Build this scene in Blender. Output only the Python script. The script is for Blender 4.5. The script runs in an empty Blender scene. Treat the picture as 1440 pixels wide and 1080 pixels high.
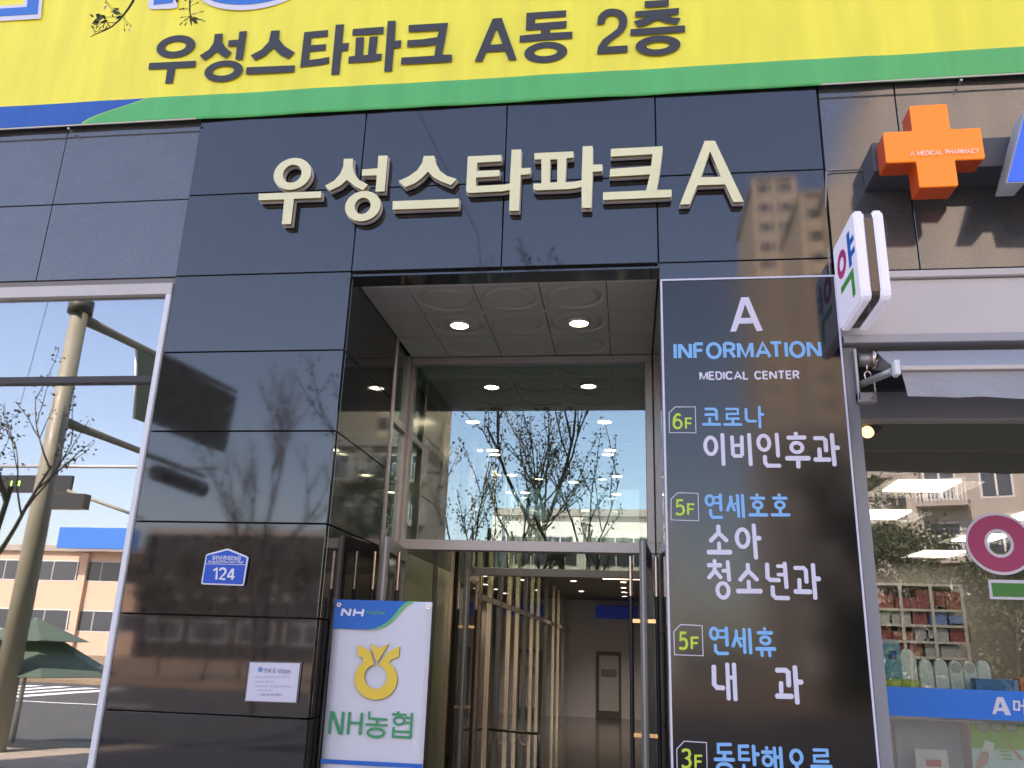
import bpy, bmesh, math, random
from mathutils import Vector, Matrix
import numpy as np

# ------------------------------------------------------------------ camera, world, sun
SC = bpy.context.scene
COL = SC.collection
FPX = 1188.0
PITCH, YAW, ROLL = 0.30333, -0.141265, 0.033238
CAM = Vector((0, 0, 1.7))
_cp, _sp, _cy, _sy, _cr, _sr = (math.cos(PITCH), math.sin(PITCH), math.cos(YAW), math.sin(YAW), math.cos(ROLL), math.sin(ROLL))
FWD = Vector((_sy * _cp, _cy * _cp, _sp))
_rt = Vector((_cy, -_sy, 0)); _up = _rt.cross(FWD)
RGT = _cr * _rt + _sr * _up
UPV = -_sr * _rt + _cr * _up
cam = bpy.data.cameras.new('camera'); cam.sensor_width = 36; cam.lens = FPX / 1440 * 36
cam.clip_start = 0.05; cam.clip_end = 3000
camo = bpy.data.objects.new('camera', cam); COL.objects.link(camo)
M3 = Matrix((RGT, UPV, -FWD)).transposed()
camo.matrix_world = Matrix.Translation(CAM) @ M3.to_4x4()
SC.camera = camo

SUN_EL, SUN_AZ = math.radians(48), math.radians(-28)     # azimuth from +Y towards +X: the sun stands behind the building
w = bpy.data.worlds.new('World'); SC.world = w; w.use_nodes = True
nt = w.node_tree
sky = nt.nodes.new('ShaderNodeTexSky'); sky.sky_type = 'NISHITA'; sky.sun_disc = False
sky.sun_elevation = SUN_EL; sky.sun_rotation = SUN_AZ
sky.air_density = 1.1; sky.dust_density = 1.6; sky.ozone_density = 2.2
nt.links.new(sky.outputs[0], nt.nodes['Background'].inputs[0])
nt.nodes['Background'].inputs[1].default_value = 0.12
sd = bpy.data.lights.new('sun', 'SUN'); sd.energy = 3.2; sd.angle = math.radians(0.5); sd.color = (1, .95, .87)
so = bpy.data.objects.new('sun', sd); COL.objects.link(so)
tosun = Vector((math.sin(SUN_AZ) * math.cos(SUN_EL), math.cos(SUN_AZ) * math.cos(SUN_EL), math.sin(SUN_EL)))
so.rotation_euler = tosun.to_track_quat('Z', 'Y').to_euler()
so.location = (0, 60, 60)
SC.view_settings.view_transform = 'Standard'; SC.view_settings.look = 'None'
SC.view_settings.exposure = 2.3; SC.view_settings.gamma = 1; SC.view_settings.use_curve_mapping = False
SC.view_settings.use_white_balance = True; SC.view_settings.white_balance_temperature = 7300; SC.view_settings.white_balance_tint = 24
SC.render.engine = 'CYCLES'
SC.cycles.max_bounces = 14; SC.cycles.glossy_bounces = 7; SC.cycles.transparent_max_bounces = 24
SC.cycles.use_denoising = True
SC.cycles.sample_clamp_indirect = 6

random.seed(7)
rnd = random.uniform

# ------------------------------------------------------------------ projection of a photo point onto a plane of the place
def ray(x, y): return FWD + (x - 720) / FPX * RGT - (y - 540) / FPX * UPV
def onY(x, y, Y=5.0):
    d = ray(x, y); return CAM + d * (Y / d.y)
def onX(x, y, X):
    d = ray(x, y); return CAM + d * (X / d.x)
def onZ(x, y, Z):
    d = ray(x, y); return CAM + d * ((Z - CAM.z) / d.z)
def mir(p, plane): return Vector((p.x, 2 * plane - p.y, p.z))     # where a thing seen mirrored in a pane really stands

# ------------------------------------------------------------------ materials
MATS = {}
def mat(name, col=(.5, .5, .5), rough=.5, metal=0, ior=None, spec=None, emit=None, estr=0, noise=0, nscale=40, bump=0, bscale=60, coat=0, speck=0, stretch=None):
    if name in MATS: return MATS[name]
    m = bpy.data.materials.new(name); m.use_nodes = True; MATS[name] = m
    N = m.node_tree.nodes; L = m.node_tree.links; b = N['Principled BSDF']
    b.inputs['Base Color'].default_value = (*col, 1); b.inputs['Roughness'].default_value = rough
    b.inputs['Metallic'].default_value = metal
    if ior: b.inputs['IOR'].default_value = ior
    if spec is not None: b.inputs['Specular IOR Level'].default_value = spec
    if coat: b.inputs['Coat Weight'].default_value = coat
    if emit: b.inputs['Emission Color'].default_value = (*emit, 1); b.inputs['Emission Strength'].default_value = estr
    tc = N.new('ShaderNodeTexCoord'); oi = N.new('ShaderNodeObjectInfo'); ad = N.new('ShaderNodeVectorMath'); ad.operation = 'MULTIPLY_ADD'; L.new(oi.outputs['Location'], ad.inputs[0]); ad.inputs[1].default_value = (3.7, 3.7, 3.7); L.new(tc.outputs['Object'], ad.inputs[2]); src = ad.outputs[0]
    if stretch:
        mp = N.new('ShaderNodeMapping'); mp.inputs['Scale'].default_value = stretch; L.new(src, mp.inputs[0]); src = mp.outputs[0]
    if noise or speck:
        tx = N.new('ShaderNodeTexNoise'); tx.inputs['Scale'].default_value = nscale; tx.inputs['Detail'].default_value = 6; tx.inputs['Roughness'].default_value = .65
        L.new(src, tx.inputs[0])
        mr = N.new('ShaderNodeMapRange'); mr.inputs[1].default_value = .3; mr.inputs[2].default_value = .7
        mr.inputs[3].default_value = 1 - noise; mr.inputs[4].default_value = 1 + noise
        L.new(tx.outputs[0], mr.inputs[0])
        fac = mr.outputs[0]
        if speck:
            t2 = N.new('ShaderNodeTexNoise'); t2.inputs['Scale'].default_value = 150; t2.inputs['Detail'].default_value = 2; L.new(src, t2.inputs[0])
            m2 = N.new('ShaderNodeMapRange'); m2.inputs[1].default_value = .35; m2.inputs[2].default_value = .65; m2.inputs[3].default_value = 1 - speck; m2.inputs[4].default_value = 1 + speck
            L.new(t2.outputs[0], m2.inputs[0]); mu = N.new('ShaderNodeMath'); mu.operation = 'MULTIPLY'; L.new(fac, mu.inputs[0]); L.new(m2.outputs[0], mu.inputs[1]); fac = mu.outputs[0]
        vm = N.new('ShaderNodeVectorMath'); vm.operation = 'SCALE'; vm.inputs[0].default_value = col; L.new(fac, vm.inputs['Scale'])
        L.new(vm.outputs[0], b.inputs['Base Color'])
        rr = N.new('ShaderNodeMapRange'); rr.inputs[1].default_value = .3; rr.inputs[2].default_value = .7
        rr.inputs[3].default_value = max(0, rough * .75); rr.inputs[4].default_value = min(1, rough * 1.3); L.new(tx.outputs[0], rr.inputs[0]); L.new(rr.outputs[0], b.inputs['Roughness'])
    if bump:
        t3 = N.new('ShaderNodeTexNoise'); t3.inputs['Scale'].default_value = bscale; t3.inputs['Detail'].default_value = 4; L.new(src, t3.inputs[0])
        bp = N.new('ShaderNodeBump'); bp.inputs['Strength'].default_value = bump; bp.inputs['Distance'].default_value = .01; L.new(t3.outputs[0], bp.inputs['Height']); L.new(bp.outputs[0], b.inputs['Normal'])
    return m

def glass(name, base, tint, rcol=(1, 1, 1), rough=0.0, wav=0.0):
    m = bpy.data.materials.new(name); m.use_nodes = True; MATS[name] = m
    N = m.node_tree.nodes; L = m.node_tree.links; N.remove(N['Principled BSDF']); out = N['Material Output']
    tr = N.new('ShaderNodeBsdfTransparent'); tr.inputs[0].default_value = (*tint, 1)
    gl = N.new('ShaderNodeBsdfGlossy'); gl.inputs[0].default_value = (*rcol, 1); gl.inputs['Roughness'].default_value = rough
    lw = N.new('ShaderNodeLayerWeight'); lw.inputs[0].default_value = .5
    pw = N.new('ShaderNodeMath'); pw.operation = 'POWER'; pw.inputs[1].default_value = 5; L.new(lw.outputs['Facing'], pw.inputs[0])
    ma = N.new('ShaderNodeMath'); ma.operation = 'MULTIPLY_ADD'; ma.inputs[1].default_value = 1 - base; ma.inputs[2].default_value = base; L.new(pw.outputs[0], ma.inputs[0])
    mx = N.new('ShaderNodeMixShader'); L.new(ma.outputs[0], mx.inputs[0]); L.new(tr.outputs[0], mx.inputs[1]); L.new(gl.outputs[0], mx.inputs[2]); L.new(mx.outputs[0], out.inputs[0])
    if wav:
        tc = N.new('ShaderNodeTexCoord'); t = N.new('ShaderNodeTexNoise'); t.inputs['Scale'].default_value = 1.3; L.new(tc.outputs['Object'], t.inputs[0])
        bp = N.new('ShaderNodeBump'); bp.inputs['Strength'].default_value = wav; bp.inputs['Distance'].default_value = .01; L.new(t.outputs[0], bp.inputs['Height']); L.new(bp.outputs[0], gl.inputs['Normal'])
    return m

G_DARK = mat('polished_dark_granite', (.016, .015, .015), .042, ior=1.8, noise=.35, nscale=18, speck=.25, bump=.012, bscale=3)
G_SIDE = mat('honed_grey_granite', (.075, .072, .07), .05, ior=1.95, noise=.12, nscale=3, speck=.3, bump=.015, bscale=150)
M_JOINT = mat('joint_sealant', (.02, .018, .017), .8)
M_WALL = mat('backing_wall', (.08, .08, .08), .8)
M_WHITE = mat('white_paint', (.78, .78, .78), .45, noise=.04, nscale=5)
M_CREAM = mat('cream_metal_letter', (.84, .79, .46), .4, noise=.03, nscale=3)
M_GOLD = mat('gold_metal_side', (.50, .38, .17), .3, metal=.7)
M_ACRYL = mat('acrylic_backing', (.62, .60, .60), .35)
M_ALU = mat('brushed_aluminium', (.42, .40, .39), .38, metal=.55, noise=.08, nscale=30)
M_ALUD = mat('dark_door_frame', (.16, .155, .15), .35, metal=.5, noise=.08, nscale=20)
M_BLACK = mat('black_satin', (.015, .015, .017), .35)
M_STEEL = mat('satin_steel', (.75, .62, .55), .22, metal=1)
M_BRASS = mat('brass_fitting', (.85, .58, .30), .2, metal=1)
M_BROWN = mat('dark_bronze_frame', (.045, .035, .033), .4)
M_TAUPE = mat('taupe_trim', (.22, .19, .17), .5)
M_CEIL = mat('ceiling_tile_white', (.50, .50, .44), .5, noise=.05, nscale=6)
M_BEAM = mat('white_fascia_metal', (.60, .55, .51), .5, noise=.05, nscale=2)
M_GREYP = mat('grey_pilaster_metal', (.27, .27, .28), .45, noise=.05, nscale=3)
M_TRANS = mat('grey_transom_metal', (.38, .37, .38), .5)
M_AWN = mat('grey_awning_fabric', (.36, .36, .38), .8, noise=.06, nscale=60, bump=.1, bscale=200)
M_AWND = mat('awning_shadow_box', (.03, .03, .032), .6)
GL_DOOR = glass('entrance_glass', .17, (.86, .93, .88), (.86, .98, 1))
GL_LEFT = glass('coated_window_glass', .30, (.72, .80, .66), (.93, .91, 1), wav=.02)
GL_SHOP = glass('shop_window_glass', .12, (.92, .94, .92), wav=.03)
GL_SF = glass('shopfront_glass', .2, (.7, .74, .7))
GL_IN = glass('interior_glass', .10, (.80, .86, .80))

# ------------------------------------------------------------------ mesh helpers
def link(name, me, m=None, parent=None, loc=None):
    o = bpy.data.objects.new(name, me); COL.objects.link(o)
    if m is not None:
        for x in (m if isinstance(m, (list, tuple)) else [m]): me.materials.append(x)
    if parent is not None: o.parent = parent
    if loc is not None: o.location = loc
    return o
def pydata(v, f):
    me = bpy.data.meshes.new('m'); me.from_pydata([tuple(a) for a in v], [], f); me.validate(); me.update(); return me
def tag(o, label=None, cat=None, group=None, kind=None):
    if label: o['label'] = label
    if cat: o['category'] = cat
    if group: o['group'] = group
    if kind: o['kind'] = kind
    return o
def thing(name, label, cat, loc=(0, 0, 0), group=None, rz=0):
    o = bpy.data.objects.new(name, None); COL.objects.link(o); o.location = loc; o.rotation_euler = (0, 0, rz)
    o.empty_display_size = .1
    return tag(o, label, cat, group)
def box_me(x0, x1, y0, y1, z0, z1, bev=0.0):
    bm = bmesh.new(); bmesh.ops.create_cube(bm, size=1)
    for v in bm.verts:
        v.co = Vector(((x0 + x1) / 2 + v.co.x * (x1 - x0), (y0 + y1) / 2 + v.co.y * (y1 - y0), (z0 + z1) / 2 + v.co.z * (z1 - z0)))
    if bev: bmesh.ops.bevel(bm, geom=bm.edges[:], offset=bev, segments=1, affect='EDGES')
    me = bpy.data.meshes.new('box'); bm.to_mesh(me); bm.free(); return me
def box(name, b, m, parent=None, bev=0.0, local=True):
    """box in world coordinates; under a parent the same numbers are turned into the parent's frame"""
    x0, x1, y0, y1, z0, z1 = b
    c = Vector(((x0 + x1) / 2, (y0 + y1) / 2, (z0 + z1) / 2))
    me = box_me(x0 - c.x, x1 - c.x, y0 - c.y, y1 - c.y, z0 - c.z, z1 - c.z, bev)
    o = link(name, me, m, parent)
    o.location = c - (parent.location if parent is not None and local else Vector())
    return o
def struct(name, b, m, bev=0): return tag(box(name, b, m, None, bev), kind='structure')
def tube_me(pts, rads, n=8, cap=True):
    pts = [Vector(p) for p in pts]
    if not isinstance(rads, (list, tuple)): rads = [rads] * len(pts)
    V = []; F = []; prev = None
    for i, p in enumerate(pts):
        t = (pts[min(i + 1, len(pts) - 1)] - pts[max(i - 1, 0)]).normalized()
        a = Vector((0, 0, 1)) if abs(t.z) < .9 else Vector((1, 0, 0))
        if prev is not None: a = prev
        u = (a - t * a.dot(t)).normalized(); v = t.cross(u); prev = u
        for k in range(n):
            an = 2 * math.pi * k / n; V.append(p + (u * math.cos(an) + v * math.sin(an)) * rads[i])
    for i in range(len(pts) - 1):
        for k in range(n):
            F.append((i * n + k, i * n + (k + 1) % n, (i + 1) * n + (k + 1) % n, (i + 1) * n + k))
    if cap: F.append(tuple(range(n))[::-1]); F.append(tuple((len(pts) - 1) * n + k for k in range(n)))
    return V, F
def tube(name, pts, rads, m, parent=None, n=8, smooth=True):
    off = parent.location if parent is not None else Vector()
    V, F = tube_me([Vector(p) - off for p in pts], rads, n)
    me = pydata(V, F)
    if smooth:
        for p in me.polygons: p.use_smooth = len(p.vertices) == 4
    return link(name, me, m, parent)

# flat shapes in a facade plane: curves filled with holes, turned to meshes.  pts are (X, Z)
def shape(name, loops, Y, th, m, parent=None, ywiggle=0, bev=0):
    c = bpy.data.curves.new('c', 'CURVE'); c.dimensions = '2D'; c.fill_mode = 'BOTH'; c.extrude = th / 2
    if bev: c.bevel_depth = bev; c.offset = -bev
    for lp in loops:
        s = c.splines.new('POLY'); s.points.add(len(lp) - 1)
        for i, (x, z) in enumerate(lp): s.points[i].co = (x, z, 0, 1)
        s.use_cyclic_u = True
    o = bpy.data.objects.new('c', c); COL.objects.link(o)
    dg = bpy.context.evaluated_depsgraph_get(); me = bpy.data.meshes.new_from_object(o.evaluated_get(dg)); bpy.data.objects.remove(o)
    cx = sum(v.co.x for v in me.vertices) / max(1, len(me.vertices)); cz = sum(v.co.y for v in me.vertices) / max(1, len(me.vertices))
    me.transform(Matrix(((1, 0, 0, -cx), (0, 0, -1, 0), (0, 1, 0, -cz), (0, 0, 0, 1))))
    me.materials.clear()
    ob = link(name, me, m, parent)
    ob.location = Vector((cx, Y, cz)) - (parent.location if parent is not None else Vector())
    return ob
def ell(c, rx, rz, n=40): return [(c[0] + rx * math.cos(2 * math.pi * k / n), c[1] + rz * math.sin(2 * math.pi * k / n)) for k in range(n)]

class Crop:
    """a magnified crop of the photo: its points are put on the plane y=Y"""
    def __init__(s, ox, oy, sc, Y): s.ox, s.oy, s.sc, s.Y = ox, oy, sc, Y
    def p(s, x, y):
        q = onY(s.ox + x / s.sc, s.oy + y / s.sc, s.Y); return (q.x, q.z)
    def poly(s, pts): return [s.p(*a) for a in pts]
    def ring(s, x0, y0, x1, y1):
        cx, cy = (x0 + x1) / 2, (y0 + y1) / 2
        c = s.p(cx, cy); a = s.p(x1, cy); b = s.p(cx, y0)
        return ell(c, abs(a[0] - c[0]), abs(b[1] - c[1]))
    def m(s, w, x, y): return abs(s.p(x + w / 2, y)[0] - s.p(x - w / 2, y)[0])

def stroke_loops(P, w, close=False, cut=.28):
    """outline of a polyline of width w (mitred, clipped corner ends)"""
    P = [Vector(p) for p in P]; h = w / 2; L = []; Rr = []
    n = len(P)
    for i in range(n):
        a = P[i - 1] if (i > 0 or close) else None; b = P[(i + 1) % n] if (i < n - 1 or close) else None
        if a is None: d = (b - P[i]).normalized(); nn = Vector((-d.y, d.x)); k = 1
        elif b is None: d = (P[i] - a).normalized(); nn = Vector((-d.y, d.x)); k = 1
        else:
            d1 = (P[i] - a).normalized(); d2 = (b - P[i]).normalized(); n1 = Vector((-d1.y, d1.x)); n2 = Vector((-d2.y, d2.x))
            nn = (n1 + n2).normalized(); k = 1 / max(.8, nn.dot(n1))
        L.append(P[i] + nn * h * k); Rr.append(P[i] - nn * h * k)
    if close: return [[tuple(v) for v in L], [tuple(v) for v in Rr]]
    c = cut * w
    d0 = (P[1] - P[0]).normalized(); d1 = (P[-1] - P[-2]).normalized(); n0 = Vector((-d0.y, d0.x)); n1 = Vector((-d1.y, d1.x))
    out = [L[0] + d0 * c] + L[1:-1] + [L[-1] - d1 * c, L[-1] - n1 * c, Rr[-1] + n1 * c, Rr[-1] - d1 * c] + Rr[1:-1][::-1] + [Rr[0] + d0 * c, Rr[0] + n0 * c, L[0] - n0 * c]
    return [[tuple(v) for v in out]]

def glyph(name, cr, strokes, m, parent, th=.002, Y=None, w=None):
    """one written character: strokes of a crop joined into one mesh; each stroke a hair further out than the last"""
    Y = cr.Y if Y is None else Y
    me_all = []; k = 0
    for s in strokes:
        if s[0] == 'o':
            _, cx, cy, rx, ry, ww = s
            c = cr.p(cx, cy); ax = abs(cr.p(cx + rx, cy)[0] - c[0]); az = abs(cr.p(cx, cy - ry)[1] - c[1]); hw = cr.m(ww, cx, cy) / 2
            loops = [ell(c, ax + hw, az + hw, 36), ell(c, max(ax - hw, .001), max(az - hw, .001), 36)]
        else:
            pts, ww = s; hw = cr.m(ww, *pts[0]); loops = stroke_loops([cr.p(*a) for a in pts], hw)
        me_all.append(shape('tmp', loops, Y - k * .0004, th, None)); k += 1
    bm = bmesh.new()
    for o in me_all:
        n0 = len(bm.verts); bm.from_mesh(o.data); bm.verts.ensure_lookup_table()
        for v in bm.verts[n0:]: v.co += o.location
    c = sum((v.co for v in bm.verts), Vector()) / len(bm.verts)
    for v in bm.verts: v.co -= c
    me = bpy.data.meshes.new('g'); bm.to_mesh(me); bm.free()
    for o in me_all: d = o.data; bpy.data.objects.remove(o); bpy.data.meshes.remove(d)
    ob = link(name, me, m, parent); ob.location = c - (parent.location if parent is not None else Vector()); return ob

# simple stroke alphabet (cell 1 high; width given) for capital lettering
ABC = {'A': (.78, [[(0, 0), (.39, 1), (.78, 0)], [(.15, .33), (.63, .33)]]), 'I': (.0, [[(0, 0), (0, 1)]]),
 'N': (.66, [[(0, 0), (0, 1)], [(.05, .96), (.61, .04)], [(.66, 0), (.66, 1)]]), 'F': (.5, [[(0, 0), (0, 1)], [(0, 1), (.5, 1)], [(0, .53), (.45, .53)]]),
 'O': (.76, 'o'), 'R': (.56, [[(0, 0), (0, 1)], [(0, 1), (.36, 1), (.54, .88), (.54, .62), (.36, .5), (0, .5)], [(.3, .5), (.58, 0)]]),
 'M': (.8, [[(0, 0), (0, 1)], [(.04, .96), (.4, .06), (.76, .96)], [(.8, 1), (.8, 0)]]), 'T': (.64, [[(0, 1), (.64, 1)], [(.32, 1), (.32, 0)]]),
 'E': (.5, [[(.5, 0), (0, 0), (0, 1), (.5, 1)], [(0, .53), (.46, .53)]]), 'L': (.46, [[(0, 1), (0, 0), (.46, 0)]]),
 'D': (.6, [[(0, 0), (0, 1), (.34, 1), (.56, .8), (.6, .5), (.56, .2), (.34, 0), (0, 0)]]),
 'C': (.64, [[(.64, .8), (.52, .95), (.32, 1), (.12, .92), (0, .68), (0, .32), (.12, .08), (.32, 0), (.52, .05), (.64, .2)]]),
 'P': (.54, [[(0, 0), (0, 1)], [(0, 1), (.36, 1), (.54, .87), (.54, .6), (.36, .46), (0, .46)]]),
 'H': (.64, [[(0, 0), (0, 1)], [(.64, 0), (.64, 1)], [(0, .52), (.64, .52)]]), 'Y': (.66, [[(0, 1), (.33, .5), (.66, 1)], [(.33, .5), (.33, 0)]]), ' ': (.3, [])}
def caps(text, x0, x1, z0, z1, Y, sw, m, parent, th=.002, name='letter', gap=None):
    """capital letters between x0..x1 (centre lines) and z0..z1"""
    gp = .27 if gap is None else gap
    tot = sum(ABC[c][0] for c in text) + gp * (len(text) - 1); k = (x1 - x0) / tot; x = x0; H = z1 - z0
    for n_, ch in enumerate(text):
        wd, st = ABC[ch]
        if st:
            if st == 'o': st = [[(.38 + .38 * math.cos(a * math.pi / 10), .5 + .5 * math.sin(a * math.pi / 10)) for a in range(20)]]; closed = True
            else: closed = False
            objs = []
            for i, s in enumerate(st):
                P = [(x + a * k, z0 + b * H) for a, b in s]
                objs.append(shape('tmp', stroke_loops(P, sw, closed, .02), Y - i * .0004, th, None))
            bm = bmesh.new()
            for o in objs:
                n0 = len(bm.verts); bm.from_mesh(o.data); bm.verts.ensure_lookup_table()
                for v in bm.verts[n0:]: v.co += o.location
            c = sum((v.co for v in bm.verts), Vector()) / len(bm.verts)
            for v in bm.verts: v.co -= c
            me = bpy.data.meshes.new('g'); bm.to_mesh(me); bm.free()
            for o in objs: d = o.data; bpy.data.objects.remove(o); bpy.data.meshes.remove(d)
            ob = link(name, me, m, parent); ob.location = c - parent.location
        x += (wd + gp - (.2 if text[min(n_ + 1, len(text) - 1)] == 'T' and ch == 'A' else 0)) * k

def text(s, x0, x1, z0, z1, Y, m, parent, off=0.0, name='lettering', shear=0):
    c = bpy.data.curves.new('t', 'FONT'); c.body = s; c.size = 1; c.offset = off; c.extrude = .001; c.shear = shear
    o = bpy.data.objects.new('t', c); COL.objects.link(o)
    dg = bpy.context.evaluated_depsgraph_get(); me = bpy.data.meshes.new_from_object(o.evaluated_get(dg)); bpy.data.objects.remove(o)
    xs = [v.co.x for v in me.vertices]; zs = [v.co.y for v in me.vertices]
    a0, a1, b0, b1 = min(xs), max(xs), min(zs), max(zs); W, H = x1 - x0, z1 - z0
    for v in me.vertices:
        v.co = Vector(((v.co.x - a0) / (a1 - a0) * W - W / 2, -v.co.z, (v.co.y - b0) / (b1 - b0) * H - H / 2))
    me.materials.clear(); ob = link(name, me, m, parent); ob.location = Vector(((x0 + x1) / 2, Y, (z0 + z1) / 2)) - (parent.location if parent else Vector()); return ob
def text_crop(s, cr, x0, y0, x1, y1, m, parent, off=0, dy=0, name='lettering', shear=0):
    a = cr.p(x0, (y0 + y1) / 2); b = cr.p(x1, (y0 + y1) / 2); t = cr.p((x0 + x1) / 2, y0); u = cr.p((x0 + x1) / 2, y1)
    return text(s, a[0], b[0], u[1], t[1], cr.Y - dy, m, parent, off, name, shear)

# ================================================================== THE GROUND AND STREET (behind the camera)
M_ASPH = mat('asphalt', (.06, .06, .06), .85, noise=.25, nscale=3, bump=.2, bscale=80)
M_PAVE = mat('paving', (.33, .28, .23), .8, noise=.15, nscale=4)
M_LINE = mat('road_paint', (.75, .75, .73), .7)
M_EARTH = mat('earth', (.24, .17, .11), .9, noise=.3, nscale=.6)
struct('ground', (-600, 600, -600, 600, -.4, -.16), mat('ground', (.12, .11, .08), .9, noise=.3, nscale=.2))
struct('pavement', (-60, 60, -4.0, 4.9, -.158, 0), M_PAVE)
struct('road', (-200, 200, -22, -4.05, -.158, -.13), M_ASPH)
struct('far_pavement', (-200, 200, -27, -22.05, -.158, 0), M_EARTH)
struct('earth_bank', (-60, 40, -58, -27.05, -.158, .05), M_EARTH)
for k in range(8):
    tag(box('crosswalk_stripe', (-26 + k * 1.1, -25.45 + k * 1.1, -20, -6, -.126, -.122), M_LINE), kind='structure')
for k in range(9):
    tag(box('lane_line', (-60 + k * 14, -55 + k * 14, -13.1, -12.95, -.126, -.122), M_LINE), kind='structure')

# ================================================================== THE BUILDING
B = thing('commercial_building', 'commercial building front clad in polished dark granite round a recessed glass entrance', 'building', (0, 5, 0))
# hidden mass of the building: floors, roof and back
box('wall', (-12, -3.13, 5.1, 5.3, 4.09, 5.33), M_WALL, B)
box('wall', (-3.11, 9, 5.06, 5.3, 4.10, 5.33), M_WALL, B)
box('wall', (-12, 12, 5.06, 5.3, 5.33, 14), M_WALL, B)
box('wall', (-3.09, -1.9, 5.06, 5.3, 0, 4.09), M_WALL, B)
box('wall', (.28, 1.27, 5.06, 5.3, 0, 4.09), M_WALL, B)
box('roof', (-12, 12, 5.0, 34, 14, 14.3), M_WALL, B)
box('wall', (-12, 12, 33.8, 34, 0, 14), M_WALL, B)
box('wall', (-12.2, -12, 5, 34, 0, 14), M_WALL, B)
box('wall', (12, 12.2, 5, 34, 0, 14), M_WALL, B)
box('upper_floor', (-12, 12, 5.3, 33.8, 4.6, 4.75), M_WALL, B)

def panel(x0, x1, z0, z1, Y, m, th=.03, g=.0035):
    o = box('stone_panel', (x0 + g, x1 - g, Y, Y + th, z0 + g, z1 - g), m, B, bev=.0025)
    o.rotation_euler = (rnd(-.0018, .0018), 0, rnd(-.0018, .0018)); return o
ZR = [4.085, 3.525, 2.98, 2.393, 1.832, 1.277, .72, .16, 0.02]
XC = [-3.09, -1.828, -.81, .21, 1.275]
for (za, zb) in ((4.715, 5.40), (4.085, 4.715)):
    for a, b in zip(XC, XC[1:]): panel(a, b, za, zb, 5.0, G_DARK)
for za, zb in zip(ZR, ZR[1:]):
    panel(-3.09, -1.828, zb, za, 5.0, G_DARK)
    panel(.21, 1.275, zb, za, 5.0, G_DARK)
# recess side walls
for za, zb in zip([4.07] + ZR[1:], ZR[1:]):
    for ya, yb in ((5.034, 6.17),):
        o = box('stone_panel', (-1.86, -1.825, ya + .003, yb - .003, zb + .0035, za - .0035), G_DARK, B, bev=.0025)
        o.rotation_euler = (0, rnd(-.0015, .0015), rnd(-.0015, .0015))
        box('stone_panel', (.212, .247, ya + .003, 6.66, zb + .0035, za - .0035), G_DARK, B, bev=.0025)
box('lintel', (-1.86, .25, 5.031, 5.2, 4.062, 4.10), G_DARK, B)
# honed granite both sides
for (xa, xb) in ((-6.5, -5.3), (-5.3, -4.165), (-4.165, -3.094)):
    for (za, zb) in ((4.70, 5.40), (4.09, 4.70)): panel(xa, xb, za, zb, 5.022, G_SIDE)
for (za, zb, xm) in ((4.715, 5.40, 1.77), (4.0, 4.715, 1.796)):
    panel(1.285, xm, za, zb, 5.022, G_SIDE); panel(xm, 3.0, za, zb, 5.022, G_SIDE); panel(3.0, 4.4, za, zb, 5.022, G_SIDE)
# left shop window
box('soffit_trim', (-6.5, -3.1, 5.03, 5.09, 4.035, 4.087), M_TAUPE, B)
wf = box('window_frame', (-6.5, -3.095, 4.985, 5.09, 3.95, 4.03), M_BEAM, B)
box('window_frame', (-3.128, -3.095, 4.985, 5.09, .02, 3.948), M_WHITE, B)
box('window_frame', (-6.5, -3.13, 4.995, 5.07, 3.318, 3.362), M_BROWN, B)
box('window_pane', (-6.5, -3.13, 5.03, 5.038, 3.362, 3.948), GL_LEFT, B)
box('window_pane', (-6.5, -3.13, 5.03, 5.038, .02, 3.318), GL_LEFT, B)
# room behind the left window
struct('shop_floor', (-12, -3.2, 5.3, 12, -.1, .01), mat('dull_floor', (.18, .17, .15), .5))
struct('shop_ceiling', (-12, -3.13, 5.35, 12, 3.97, 4.02), mat('dull_ceiling', (.3, .31, .27), .7))
struct('shop_back_wall', (-12, -3.2, 12.0, 12.1, 0, 4), mat('sage_wall', (.20, .22, .16), .7))
struct('partition_wall', (-3.16, -3.10, 5.32, 12, 0, 3.97), mat('sage_wall2', (.22, .23, .18), .7))

# ================================================================== ENTRANCE RECESS: ceiling
CE = thing('recess_ceiling', 'pale ceiling of square tiles with pressed circles above the entrance recess', 'ceiling', (-.8, 5.95, 4.06))
def dish_tile(sx, sy):
    """a square tile with a round pressed dish (faces down)"""
    n = 32; V = []; F = []
    R = min(sx, sy) * .46
    prof = [(1.0, 0), (.965, .010), (.90, .013), (.78, .003), (.74, 0), (.3, .004), (0, .006)]
    sq = []
    for k in range(n):
        a = 2 * math.pi * k / n; c, s = math.cos(a), math.sin(a); t = 1 / max(abs(c), abs(s)); sq.append((c * t * sx / 2, s * t * sy / 2))
    V += [(x, y, 0) for x, y in sq]
    for r, h in prof[:-1]:
        V += [(R * r * math.cos(2 * math.pi * k / n), R * r * math.sin(2 * math.pi * k / n), h) for k in range(n)]
    V.append((0, 0, prof[-1][1]))
    for j in range(len(prof) - 1):
        for k in range(n): F.append((j * n + k, (j + 1) * n + k, (j + 1) * n + (k + 1) % n, j * n + (k + 1) % n))
    j = len(prof) - 1
    for k in range(n): F.append((j * n + k, len(V) - 1, j * n + (k + 1) % n))
    # thickness: upper side
    b = len(V); V += [(x, y, .016) for x, y in sq]
    for k in range(n): F.append((k, (k + 1) % n, b + (k + 1) % n, b + k))
    F.append(tuple(b + k for k in range(n)))
    me = pydata(V, F); me.materials.append(M_CEIL); me.update(); return me
xs = [-1.822, -1.495, -1.04, -.583, -.128, .208]; ys = [5.205, 5.69, 6.18, 6.67]
full = dish_tile(.449, .482)
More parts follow.
